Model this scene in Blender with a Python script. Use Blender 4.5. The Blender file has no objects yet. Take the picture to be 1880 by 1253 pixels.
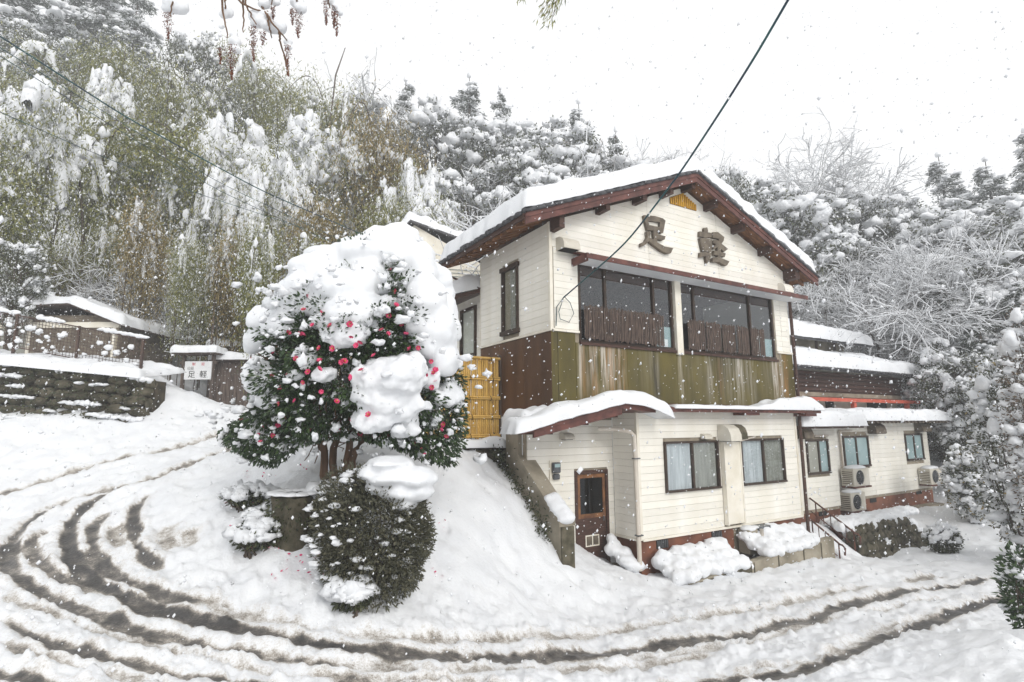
import bpy, bmesh, math, random
import numpy as np
from mathutils import Matrix, Vector
rng = np.random.default_rng(7)
random.seed(7)
sc = bpy.context.scene
COL = sc.collection
# ------------------------------------------------------------------ camera
F_PX, PITCH, ROLL, TH = 1006.3, 0.1518, -0.0064, 0.5434
CAM = np.array([0, 0, 3.1])
P0 = np.array([0.7991, 11.0393, 0.0])
_cp, _sp = math.cos(PITCH), math.sin(PITCH)
FWD = np.array([0, _cp, _sp]); _up = np.array([0, -_sp, _cp]); _rt = np.array([1.0, 0, 0])
RT = math.cos(ROLL) * _rt + math.sin(ROLL) * _up
UP = -math.sin(ROLL) * _rt + math.cos(ROLL) * _up
cam = bpy.data.cameras.new('camera'); cam_o = bpy.data.objects.new('camera', cam); COL.objects.link(cam_o)
cam_o.matrix_world = Matrix(((RT[0], UP[0], -FWD[0], CAM[0]), (RT[1], UP[1], -FWD[1], CAM[1]), (RT[2], UP[2], -FWD[2], CAM[2]), (0, 0, 0, 1)))
cam.sensor_width = 36.0; cam.lens = F_PX / 1880 * 36; cam.clip_start = 0.05; cam.clip_end = 1500
sc.camera = cam_o
# ------------------------------------------------------------------ sky, sun, exposure
world = bpy.data.worlds.new('World'); sc.world = world; world.use_nodes = True
wn = world.node_tree.nodes; wl = world.node_tree.links
bg = wn['Background']; bg.inputs['Strength'].default_value = 0.1
sky = wn.new('ShaderNodeTexSky'); sky.sky_type = 'NISHITA'; sky.sun_disc = False
sky.sun_elevation = math.radians(30); sky.sun_rotation = math.radians(150)
sky.dust_density = 6; sky.air_density = 1; sky.ozone_density = 1
hs = wn.new('ShaderNodeHueSaturation'); hs.inputs['Saturation'].default_value = 0.12
wl.new(sky.outputs[0], hs.inputs['Color'])
tc = wn.new('ShaderNodeTexCoord'); sx = wn.new('ShaderNodeSeparateXYZ'); wl.new(tc.outputs['Generated'], sx.inputs[0])
mr = wn.new('ShaderNodeMapRange'); mr.inputs['From Min'].default_value = -0.1; mr.inputs['From Max'].default_value = 1.0
mr.inputs['To Min'].default_value = 10.7; mr.inputs['To Max'].default_value = 10.9
wl.new(sx.outputs['Z'], mr.inputs['Value'])
oc = wn.new('ShaderNodeMixRGB'); oc.blend_type = 'MULTIPLY'; oc.inputs[0].default_value = 1.0
oc.inputs[2].default_value = (0.985, 0.992, 1.0, 1); wl.new(mr.outputs[0], oc.inputs[1])
mx = wn.new('ShaderNodeMixRGB'); mx.inputs[0].default_value = 0.85
wl.new(hs.outputs[0], mx.inputs[1]); wl.new(oc.outputs[0], mx.inputs[2]); wl.new(mx.outputs[0], bg.inputs['Color'])
sun = bpy.data.lights.new('sun', 'SUN'); sun.energy = 1.35; sun.angle = math.radians(24); sun.color = (1.0, 0.97, 0.93)
sun_o = bpy.data.objects.new('sun', sun); COL.objects.link(sun_o)
sun_o.rotation_euler = (math.radians(60), 0, math.radians(30))
sc.view_settings.view_transform = 'Standard'; sc.view_settings.look = 'None'
sc.view_settings.exposure = 0.21; sc.view_settings.gamma = 1.0; sc.view_settings.use_curve_mapping = False
sc.cycles.max_bounces = 6; sc.cycles.diffuse_bounces = 4; sc.cycles.glossy_bounces = 3
sc.cycles.transmission_bounces = 4; sc.cycles.transparent_max_bounces = 8; sc.cycles.volume_bounces = 2
sc.cycles.use_denoising = True; sc.cycles.use_adaptive_sampling = True; sc.cycles.adaptive_threshold = 0.02
# ------------------------------------------------------------------ pixel helpers (photo pixels 1880x1253 -> points)
def ray(x, y):
    d = FWD * F_PX + RT * (x - 940) + UP * (626.5 - y)
    return d / np.linalg.norm(d)
def atY(x, y, Y):
    d = ray(x, y); return CAM + d * (Y / d[1])
EU = np.array([math.cos(TH), math.sin(TH), 0]); EV = np.array([-math.sin(TH), math.cos(TH), 0])
def onV(x, y, V):
    d = ray(x, y); t = ((P0 + EV * V - CAM) @ EV) / (d @ EV); q = CAM + d * t - P0
    return np.array([q @ EU, q @ EV, q[2]])
def house_w(U, V, Z=0.0):
    return P0 + EU * U + EV * V + np.array([0, 0, Z])
# ------------------------------------------------------------------ noise
def _h(i, j, k, s):
    n = (i.astype(np.int64) * 374761393 + j.astype(np.int64) * 668265263 + k.astype(np.int64) * 2147483647 + s * 1274126177) & 0xffffffff
    n = ((n ^ (n >> 13)) * 1274126177) & 0xffffffff
    n = ((n ^ (n >> 16)) * 2246822519) & 0xffffffff
    return ((n ^ (n >> 15)) & 0xffff) / 65535.0
def vnoise(p, s=0):
    p = np.asarray(p, float)
    if p.shape[1] == 2: p = np.column_stack([p, np.zeros(len(p))])
    i = np.floor(p).astype(np.int64); f = p - i; f = f * f * (3 - 2 * f)
    r = 0
    for dx in (0, 1):
        wx = f[:, 0] if dx else 1 - f[:, 0]
        for dy in (0, 1):
            wy = f[:, 1] if dy else 1 - f[:, 1]
            for dz in (0, 1):
                wz = f[:, 2] if dz else 1 - f[:, 2]
                r = r + wx * wy * wz * _h(i[:, 0] + dx, i[:, 1] + dy, i[:, 2] + dz, s)
    return r * 2 - 1
def fbm(p, o=3, s=0):
    p = np.asarray(p, float); r = 0; a = 1
    for k in range(o):
        r = r + a * vnoise(p * (2 ** k), s + k); a *= 0.5
    return r
# ------------------------------------------------------------------ mesh helpers
def mesh_np(name, V, F, smooth=False, attrs=None):
    V = np.asarray(V, np.float32); me = bpy.data.meshes.new(name)
    if isinstance(F, np.ndarray): F = [F]
    F = [np.asarray(f, np.int32) for f in F if len(f)]
    me.vertices.add(len(V)); me.vertices.foreach_set('co', V.ravel())
    nl = sum(f.size for f in F); nf = sum(len(f) for f in F)
    me.loops.add(nl); me.polygons.add(nf)
    me.loops.foreach_set('vertex_index', np.concatenate([f.ravel() for f in F]) if F else np.zeros(0, np.int32))
    tot = np.concatenate([np.full(len(f), f.shape[1], np.int32) for f in F])
    st = np.concatenate([[0], np.cumsum(tot)[:-1]]).astype(np.int32)
    me.polygons.foreach_set('loop_start', st)
    me.polygons.foreach_set('use_smooth', np.full(nf, bool(smooth)))
    me.update(calc_edges=True)
    for k, v in (attrs or {}).items():
        a = me.attributes.new(k, 'FLOAT', 'POINT'); a.data.foreach_set('value', np.asarray(v, np.float32))
    return me
class MB:
    def __init__(s): s.v = []; s.f = []; s.n = 0
    def add(s, V, F):
        V = np.asarray(V, float).reshape(-1, 3)
        s.v.append(V)
        if isinstance(F, np.ndarray): s.f.append(F + s.n)
        else:
            for f in F: s.f.append(np.asarray(f)[None, :] + s.n)
        s.n += len(V); return s
    def box(s, a0, a1, b0, b1, c0, c1):
        V = [(a0, b0, c0), (a1, b0, c0), (a1, b1, c0), (a0, b1, c0), (a0, b0, c1), (a1, b0, c1), (a1, b1, c1), (a0, b1, c1)]
        return s.add(V, np.array([(0, 3, 2, 1), (4, 5, 6, 7), (0, 1, 5, 4), (1, 2, 6, 5), (2, 3, 7, 6), (3, 0, 4, 7)]))
    def hexa(s, P):                      # 8 points: bottom ring, top ring
        return s.add(P, np.array([(0, 3, 2, 1), (4, 5, 6, 7), (0, 1, 5, 4), (1, 2, 6, 5), (2, 3, 7, 6), (3, 0, 4, 7)]))
    def prism(s, poly, d0, d1, axis='V'):  # poly in (U,Z), extruded along V  (or in (V,Z) along U, or (x,y) along z)
        n = len(poly)
        if axis == 'V': V = [(p[0], d0, p[1]) for p in poly] + [(p[0], d1, p[1]) for p in poly]
        elif axis == 'U': V = [(d0, p[0], p[1]) for p in poly] + [(d1, p[0], p[1]) for p in poly]
        else: V = [(p[0], p[1], d0) for p in poly] + [(p[0], p[1], d1) for p in poly]
        F = [list(range(n)), list(range(2 * n - 1, n - 1, -1))] + [[i, n + i, n + (i + 1) % n, (i + 1) % n] for i in range(n)]
        return s.add(V, F)
    def tube(s, P, R, n=6, cap=True):
        P = np.asarray(P, float); m = len(P); R = np.broadcast_to(np.asarray(R, float), (m,))
        T = np.gradient(P, axis=0); T /= np.linalg.norm(T, axis=1)[:, None] + 1e-9
        ref = np.where(np.abs(T[:, 2:3]) > 0.9, np.array([[1.0, 0, 0]]), np.array([[0, 0, 1.0]]))
        A = np.cross(T, ref); A /= np.linalg.norm(A, axis=1)[:, None] + 1e-9; B = np.cross(T, A)
        a = np.arange(n) * 2 * math.pi / n
        V = P[:, None, :] + R[:, None, None] * (A[:, None, :] * np.cos(a)[None, :, None] + B[:, None, :] * np.sin(a)[None, :, None])
        i = np.arange(m - 1)[:, None] * n; j = np.arange(n)[None, :]; k = (j + 1) % n
        F = np.stack([i + j, i + k, i + n + k, i + n + j], -1).reshape(-1, 4)
        s.add(V.reshape(-1, 3), F)
        if cap and n > 2:
            s.f.append(np.array([[s.n - m * n + q for q in range(n)]])); s.f.append(np.array([[s.n - n + q for q in range(n)][::-1]]))
        return s
    def data(s):
        F = {}
        for f in s.f: F.setdefault(f.shape[1], []).append(f)
        return np.concatenate(s.v), [np.concatenate(v) for v in F.values()]
    def mesh(s, name, smooth=False):
        V, F = s.data(); return mesh_np(name, V, F, smooth)
    def obj(s, name, m, parent=None, smooth=False, bevel=0):
        o = obj(name, s.mesh(name, smooth), m, parent)
        if bevel:
            b = o.modifiers.new('bevel', 'BEVEL'); b.width = bevel; b.segments = 1; b.limit_method = 'ANGLE'
        return o
def obj(name, me, m, parent=None):
    o = bpy.data.objects.new(name, me); COL.objects.link(o)
    if m is not None and not me.materials: me.materials.append(m)
    if parent is not None: o.parent = parent
    return o
def tag(o, label, cat=None, group=None, kind=None):
    o['label'] = label
    if cat: o['category'] = cat
    if group: o['group'] = group
    if kind: o['kind'] = kind
    return o
def thing(name, label, cat, loc=(0, 0, 0), rz=0.0, group=None):
    o = bpy.data.objects.new(name, None); COL.objects.link(o); o.location = loc; o.rotation_euler = (0, 0, rz)
    o.empty_display_size = 0.2
    return tag(o, label, cat, group)
# icosphere base
def _ico(sub):
    bm = bmesh.new(); bmesh.ops.create_icosphere(bm, subdivisions=sub, radius=1.0)
    V = np.array([v.co[:] for v in bm.verts]); F = np.array([[v.index for v in f.verts] for f in bm.faces]); bm.free(); return V, F
ICO1, ICO2, ICO3 = _ico(1), _ico(2), _ico(3)
def blobs(C, R, ico=ICO2, amp=0.18, flat_bottom=0.6, seed=0, freq=1.3, ang=None):
    """lumpy snow pillows: C (N,3) centres, R (N,3) radii"""
    C = np.asarray(C, float); R = np.broadcast_to(np.asarray(R, float), C.shape); V, F = ico; N = len(C); n = len(V)
    a = rng.random(N) * 6.283; c, s_ = np.cos(a)[:, None], np.sin(a)[:, None]
    X = V[None, :, 0] * c - V[None, :, 1] * s_; Y = V[None, :, 0] * s_ + V[None, :, 1] * c; Z = np.broadcast_to(V[None, :, 2], X.shape).copy()
    P = np.stack([X, Y, Z], -1)
    off = rng.random((N, 1, 3)) * 50
    k = 1 + amp * fbm(((P * freq + off).reshape(-1, 3)), 2, seed).reshape(N, n)
    P = P * k[..., None]
    P[..., 2] = np.where(P[..., 2] < 0, P[..., 2] * flat_bottom, P[..., 2])
    P = P * R[:, None, :]
    if ang is not None:
        ca, sa = np.cos(ang)[:, None], np.sin(ang)[:, None]; P = np.stack([P[..., 0] * ca - P[..., 1] * sa, P[..., 0] * sa + P[..., 1] * ca, P[..., 2]], -1)
    P = P + C[:, None, :]
    return P.reshape(-1, 3), (F[None] + (np.arange(N) * n)[:, None, None]).reshape(-1, 3)
def leaves(C, D, L, W, fold=0.0):
    """kite-shaped leaves: C base points (N,3), D direction (N,3), L length, W width"""
    C = np.asarray(C, float); N = len(C); D = D / (np.linalg.norm(D, axis=1)[:, None] + 1e-9)
    r = rng.normal(size=(N, 3)); S = np.cross(D, r); S /= np.linalg.norm(S, axis=1)[:, None] + 1e-9
    L = np.broadcast_to(np.asarray(L, float), (N,))[:, None]; W = np.broadcast_to(np.asarray(W, float), (N,))[:, None]
    Nn = np.cross(D, S)
    P = np.stack([C, C + D * L * 0.45 + S * W * 0.5 + Nn * W * fold, C + D * L, C + D * L * 0.45 - S * W * 0.5 + Nn * W * fold], 1)
    F = (np.arange(N) * 4)[:, None] + np.array([0, 1, 2, 3])[None]
    return P.reshape(-1, 3), F
# ------------------------------------------------------------------ materials
def mat(name, c1, c2=None, scale=4.0, rough=0.7, bump=0.0, bscale=30.0, spec=0.3, stretch=None, detail=4.0, lo=0.35, hi=0.65, metal=0.0, objvar=0.0):
    m = bpy.data.materials.new(name); m.use_nodes = True; nt = m.node_tree; N = nt.nodes; L = nt.links
    b = N['Principled BSDF']; b.inputs['Roughness'].default_value = rough; b.inputs['Specular IOR Level'].default_value = spec
    b.inputs['Metallic'].default_value = metal
    c2 = c2 or tuple(x * 0.75 for x in c1)
    t = N.new('ShaderNodeTexCoord'); mp = N.new('ShaderNodeMapping'); L.new(t.outputs['Object'], mp.inputs[0])
    if stretch: mp.inputs['Scale'].default_value = stretch
    n = N.new('ShaderNodeTexNoise'); n.inputs['Scale'].default_value = scale; n.inputs['Detail'].default_value = detail
    L.new(mp.outputs[0], n.inputs['Vector'])
    cr = N.new('ShaderNodeValToRGB'); cr.color_ramp.elements[0].position = lo; cr.color_ramp.elements[1].position = hi
    cr.color_ramp.elements[0].color = (*c2, 1); cr.color_ramp.elements[1].color = (*c1, 1)
    L.new(n.outputs['Fac'], cr.inputs[0]); out = cr.outputs[0]
    if objvar:
        oi = N.new('ShaderNodeObjectInfo'); r2 = N.new('ShaderNodeMapRange'); r2.inputs['To Min'].default_value = 1 - objvar; r2.inputs['To Max'].default_value = 1 + objvar
        L.new(oi.outputs['Random'], r2.inputs['Value']); mm = N.new('ShaderNodeVectorMath'); mm.operation = 'SCALE'
        L.new(out, mm.inputs[0]); L.new(r2.outputs[0], mm.inputs['Scale']); out = mm.outputs[0]
    L.new(out, b.inputs['Base Color'])
    if bump:
        n2 = N.new('ShaderNodeTexNoise'); n2.inputs['Scale'].default_value = bscale; n2.inputs['Detail'].default_value = 3
        L.new(mp.outputs[0], n2.inputs['Vector'])
        bp = N.new('ShaderNodeBump'); bp.inputs['Strength'].default_value = bump; bp.inputs['Distance'].default_value = 0.02
        L.new(n2.outputs['Fac'], bp.inputs['Height']); L.new(bp.outputs[0], b.inputs['Normal'])
    m['out'] = 0
    return m
M = {}
M['snow'] = mat('snow', (0.775, 0.785, 0.80), (0.725, 0.74, 0.76), 3.0, 0.6, 0.35, 14.0, 0.25)
M['snow_soft'] = mat('snow_soft', (0.775, 0.785, 0.80), (0.73, 0.745, 0.765), 2.0, 0.6, 0.25, 6.0, 0.25)
M['cream'] = mat('cream_siding', (0.85, 0.825, 0.755), (0.77, 0.735, 0.645), 1.6, 0.55, 0.1, 60, 0.3, stretch=(1, 1, 0.5), objvar=0.05)
M['trim'] = mat('cream_trim', (0.80, 0.76, 0.67), (0.70, 0.65, 0.54), 2.5, 0.5)
M['gap'] = mat('wall_backing', (0.36, 0.31, 0.24), (0.26, 0.22, 0.16), 5)
M['brown'] = mat('brown_wood', (0.085, 0.042, 0.03), (0.045, 0.024, 0.018), 6, 0.6, 0.25, 40, stretch=(1, 1, 6))
M['redbrown'] = mat('red_brown_paint', (0.15, 0.058, 0.045), (0.075, 0.03, 0.025), 5, 0.5, 0.15, 30)
M['rafter'] = mat('rafter_wood', (0.26, 0.12, 0.05), (0.11, 0.05, 0.025), 5, 0.7, 0.2, 40, stretch=(1, 5, 1))
M['frame'] = mat('window_frame', (0.06, 0.038, 0.026), (0.035, 0.024, 0.018), 6, 0.45)
M['tile'] = mat('grey_tile', (0.075, 0.075, 0.08), (0.035, 0.035, 0.04), 8, 0.5, 0.2, 30)
M['brownwall'] = mat('brown_panel', (0.125, 0.062, 0.030), (0.07, 0.036, 0.02), 1.3, 0.6, 0.1, 30, stretch=(1.5, 1.5, 0.35))
M['found'] = mat('brick_red_plinth', (0.235, 0.095, 0.055), (0.13, 0.055, 0.035), 2.5, 0.75, 0.2, 40)
M['concrete'] = mat('concrete', (0.36, 0.32, 0.25), (0.17, 0.15, 0.11), 1.8, 0.85, 0.3, 25, detail=6)
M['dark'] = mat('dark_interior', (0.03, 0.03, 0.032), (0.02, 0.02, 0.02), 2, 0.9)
M['bamboo'] = mat('bamboo_cane', (0.66, 0.43, 0.12), (0.52, 0.31, 0.075), 3, 0.45, 0.1, 30, stretch=(6, 6, 0.8), objvar=0.13)
M['blind'] = mat('blind_slat', (0.17, 0.12, 0.095), (0.04, 0.03, 0.026), 14, 0.7, stretch=(6, 6, 0.4))
M['kanji'] = mat('weathered_wood', (0.175, 0.145, 0.108), (0.10, 0.082, 0.062), 7, 0.7, 0.35, 40)
M['yellow'] = mat('yellow_lattice', (0.62, 0.34, 0.03), (0.45, 0.22, 0.02), 6, 0.5)
M['bark'] = mat('bark', (0.115, 0.09, 0.07), (0.05, 0.04, 0.032), 8, 0.9, 0.5, 25)
M['bark_warm'] = mat('bark_warm', (0.20, 0.12, 0.075), (0.09, 0.055, 0.035), 8, 0.85, 0.4, 25, stretch=(1, 1, 0.3))
M['metal'] = mat('grey_metal', (0.16, 0.17, 0.18), (0.08, 0.085, 0.09), 6, 0.4, metal=0.3)
M['white_pipe'] = mat('white_pipe', (0.62, 0.57, 0.5), (0.48, 0.42, 0.35), 2, 0.5, stretch=(1, 1, .4))
M['awning'] = mat('pale_soffit', (0.78, 0.79, 0.81), (0.70, 0.71, 0.73), 2, 0.5)
M['ac'] = mat('ac_casing', (0.66, 0.63, 0.55), (0.52, 0.48, 0.4), 2, 0.5)
M['redbeam'] = mat('vermilion_beam', (0.56, 0.115, 0.07), (0.42, 0.08, 0.05), 3, 0.5)
M['rust'] = mat('rusty_rail', (0.15, 0.06, 0.04), (0.06, 0.03, 0.025), 12, 0.7)
M['stone'] = mat('mossy_stone', (0.115, 0.10, 0.07), (0.045, 0.042, 0.025), 6, 0.9, 0.6, 18, detail=6, objvar=0.25)
M['soil'] = mat('dark_soil', (0.07, 0.055, 0.035), (0.025, 0.022, 0.014), 5, 0.95, 0.8, 16, detail=6)
M['wire'] = mat('cable', (0.018, 0.085, 0.085), (0.012, 0.025, 0.05), 2, 0.4)
M['fence_wire'] = mat('fence_wire', (0.10, 0.06, 0.045), (0.05, 0.035, 0.03), 8, 0.7)
M['oldwood'] = mat('old_grey_wood', (0.15, 0.115, 0.095), (0.075, 0.058, 0.05), 5, 0.85, 0.4, 25, stretch=(5, 5, 0.6), objvar=0.12)
M['signwhite'] = mat('sign_white', (0.8, 0.8, 0.8), (0.72, 0.73, 0.74), 3, 0.5)
M['ink'] = mat('ink', (0.02, 0.02, 0.02), (0.012, 0.012, 0.012), 3, 0.6)
M['redink'] = mat('red_ink', (0.6, 0.06, 0.07), (0.5, 0.05, 0.06), 3, 0.6)
def leafmat(name, c1, c2, c3, rough=0.5, spec=0.3):
    m = bpy.data.materials.new(name); m.use_nodes = True; nt = m.node_tree; N = nt.nodes; L = nt.links; b = N['Principled BSDF']
    b.inputs['Roughness'].default_value = rough; b.inputs['Specular IOR Level'].default_value = spec
    g = N.new('ShaderNodeNewGeometry'); cr = N.new('ShaderNodeValToRGB'); e = cr.color_ramp.elements
    e[0].color = (*c1, 1); e[1].color = (*c3, 1); x = e.new(0.5); x.color = (*c2, 1); L.new(g.outputs['Random Per Island'], cr.inputs[0])
    L.new(cr.outputs[0], b.inputs['Base Color']); return m
M['camellia'] = leafmat('camellia_leaf', (0.018, 0.035, 0.016), (0.035, 0.065, 0.025), (0.06, 0.10, 0.03), 0.32, 0.45)
M['bambooleaf'] = leafmat('bamboo_leaf', (0.06, 0.075, 0.018), (0.155, 0.165, 0.042), (0.29, 0.275, 0.09))
M['goldleaf'] = leafmat('golden_bamboo_leaf', (0.08, 0.068, 0.022), (0.20, 0.155, 0.05), (0.34, 0.25, 0.10))
M['shrubleaf'] = leafmat('dull_shrub_leaf', (0.045, 0.047, 0.03), (0.08, 0.08, 0.05), (0.13, 0.122, 0.078))
M['conifer'] = leafmat('conifer_needles', (0.022, 0.034, 0.026), (0.04, 0.055, 0.038), (0.065, 0.082, 0.05))
M['evergreen'] = leafmat('evergreen_leaf', (0.028, 0.036, 0.02), (0.055, 0.065, 0.034), (0.10, 0.105, 0.05))
M['twigbrown'] = leafmat('brown_twigs', (0.07, 0.05, 0.038), (0.13, 0.095, 0.07), (0.2, 0.15, 0.1))
M['petal'] = leafmat('pink_petal', (0.52, 0.03, 0.12), (0.66, 0.06, 0.17), (0.78, 0.14, 0.26), 0.5, 0.3)
M['stamen'] = mat('stamen_yellow', (0.7, 0.42, 0.05), (0.5, 0.3, 0.03), 8)
M['catkin'] = leafmat('seed_catkin', (0.07, 0.022, 0.014), (0.13, 0.045, 0.025), (0.21, 0.085, 0.045), 0.7, 0.2)
def glassmat(name, tint=(0.5, 0.52, 0.52), ior=1.5, base=0.10):
    m = bpy.data.materials.new(name); m.use_nodes = True; nt = m.node_tree; N = nt.nodes; L = nt.links; N.remove(N['Principled BSDF'])
    tr = N.new('ShaderNodeBsdfTransparent'); tr.inputs[0].default_value = (*tint, 1)
    gl = N.new('ShaderNodeBsdfGlossy'); gl.inputs['Roughness'].default_value = 0.04; gl.inputs['Color'].default_value = (0.95, 0.97, 1, 1)
    fr = N.new('ShaderNodeFresnel'); fr.inputs['IOR'].default_value = ior
    ad = N.new('ShaderNodeMath'); ad.operation = 'ADD'; ad.inputs[1].default_value = base; L.new(fr.outputs[0], ad.inputs[0])
    gg = N.new('ShaderNodeNewGeometry'); ib = N.new('ShaderNodeMath'); ib.operation = 'SUBTRACT'; ib.inputs[0].default_value = 1.0; L.new(gg.outputs['Backfacing'], ib.inputs[1])
    mb_ = N.new('ShaderNodeMath'); mb_.operation = 'MULTIPLY'; L.new(ad.outputs[0], mb_.inputs[0]); L.new(ib.outputs[0], mb_.inputs[1])
    mxs = N.new('ShaderNodeMixShader'); L.new(mb_.outputs[0], mxs.inputs[0]); L.new(tr.outputs[0], mxs.inputs[1]); L.new(gl.outputs[0], mxs.inputs[2])
    L.new(mxs.outputs[0], N['Material Output'].inputs[0]); return m
M['glass'] = glassmat('window_glass', (0.93, 0.95, 0.95), base=0.05)
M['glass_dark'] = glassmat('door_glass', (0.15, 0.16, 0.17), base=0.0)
M['glass_teal'] = mat('frosted_teal_glass', (0.33, 0.45, 0.46), (0.26, 0.36, 0.37), 2, 0.25, spec=0.5)
M['glass_beige'] = mat('frosted_beige_glass', (0.36, 0.36, 0.31), (0.28, 0.28, 0.24), 2, 0.3, spec=0.5)
M['curtain'] = mat('lace_curtain', (0.62, 0.64, 0.66), (0.45, 0.47, 0.49), 3, 0.8, stretch=(6, 6, .4))
M['curtain_grey'] = mat('grey_curtain', (0.34, 0.33, 0.29), (0.24, 0.235, 0.205), 3, 0.8, stretch=(6, 6, .4))
# stained olive panels: rust and lime streaks running down from the window sills
def olive():
    m = mat('stained_olive_panel', (0.118, 0.094, 0.022), (0.066, 0.054, 0.015), 1.5, 0.65, 0.1, 30, stretch=(1.2, 1.2, 0.5))
    nt = m.node_tree; N = nt.nodes; L = nt.links; b = N['Principled BSDF']; base = b.inputs['Base Color'].links[0].from_socket
    t = N.new('ShaderNodeTexCoord'); prev = base
    sp = N.new('ShaderNodeSeparateXYZ'); L.new(t.outputs['Object'], sp.inputs[0]); un = N.new('ShaderNodeMath'); un.operation = 'DIVIDE'; un.inputs[1].default_value = 8.28; L.new(sp.outputs['X'], un.inputs[0])
    for sc_, col, lo, hi, z0, z1, stops in (
        (11.0, (0.60, 0.56, 0.50), 0.43, 0.62, 3.55, 4.6, ((0.0, 0), (.075, 0), (.09, .7), (.105, .1), (.13, .8), (.17, 1), (.20, .5), (.225, .9), (.245, 0), (.33, .1), (.35, .5), (.37, 0), (.43, 0), (.455, .55), (.47, .1), (.55, .05), (.58, .55), (.60, .1), (.68, .3), (.72, .75), (.74, .1), (.78, .7), (.80, 0), (.875, .2), (.89, 1), (.93, .9), (.945, 0), (1, 0))),
        (12.0, (0.36, 0.17, 0.05), 0.44, 0.64, 3.3, 4.2, ((0, 0), (.085, .0), (.10, .5), (.12, .2), (.135, .8), (.16, .2), (.19, .9), (.21, .2), (.235, .7), (.25, 0), (.60, 0), (.62, .3), (.64, 0), (.87, 0), (.94, .5), (.955, .9), (.97, .1), (1, 0))),
        (9.0, (0.035, 0.03, 0.022), 0.42, 0.6, 3.0, 3.6, ((0, .2), (.015, .6), (.03, .1), (.33, 0), (.355, 1), (.37, 0), (.60, 0), (.63, .9), (.65, 0), (1, .1)))):
        mp = N.new('ShaderNodeMapping'); mp.inputs['Scale'].default_value = (1, 0.1, 0.05); mp.inputs['Location'].default_value = (sc_ * 1.7, 0, 0)
        L.new(t.outputs['Object'], mp.inputs[0]); n = N.new('ShaderNodeTexNoise'); n.inputs['Scale'].default_value = sc_; n.inputs['Detail'].default_value = 6
        n.inputs['Roughness'].default_value = 0.7; L.new(mp.outputs[0], n.inputs['Vector'])
        r = N.new('ShaderNodeMapRange'); r.inputs['From Min'].default_value = lo; r.inputs['From Max'].default_value = hi; L.new(n.outputs['Fac'], r.inputs['Value'])
        ru = N.new('ShaderNodeValToRGB'); e = ru.color_ramp.elements; e[0].position = stops[0][0]; e[0].color = (stops[0][1],) * 3 + (1,); e[1].position = stops[-1][0]; e[1].color = (stops[-1][1],) * 3 + (1,)
        for p_, v_ in stops[1:-1]: q = e.new(p_); q.color = (v_, v_, v_, 1)
        L.new(un.outputs[0], ru.inputs[0])
        n3 = N.new('ShaderNodeTexNoise'); n3.inputs['Scale'].default_value = 2.2; mp3 = N.new('ShaderNodeMapping'); mp3.inputs['Scale'].default_value = (2.5, 1, .3); L.new(t.outputs['Object'], mp3.inputs[0]); L.new(mp3.outputs[0], n3.inputs['Vector'])
        ad = N.new('ShaderNodeMath'); ad.operation = 'MULTIPLY_ADD'; ad.inputs[1].default_value = 1.6; L.new(n3.outputs['Fac'], ad.inputs[0]); L.new(sp.outputs['Z'], ad.inputs[2])
        rz = N.new('ShaderNodeMapRange'); rz.inputs['From Min'].default_value = z0 + .5; rz.inputs['From Max'].default_value = z1 + .5; L.new(ad.outputs[0], rz.inputs['Value'])
        mu = N.new('ShaderNodeMath'); mu.operation = 'MULTIPLY'; L.new(r.outputs[0], mu.inputs[0]); L.new(rz.outputs[0], mu.inputs[1])
        mu2 = N.new('ShaderNodeMath'); mu2.operation = 'MULTIPLY'; mu2.use_clamp = True; L.new(mu.outputs[0], mu2.inputs[0]); L.new(ru.outputs[0], mu2.inputs[1])
        mi = N.new('ShaderNodeMixRGB'); mi.inputs[2].default_value = (*col, 1); L.new(mu2.outputs[0], mi.inputs[0]); L.new(prev, mi.inputs[1]); prev = mi.outputs[0]
    L.new(prev, b.inputs['Base Color']); return m
M['olive'] = olive()
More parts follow.
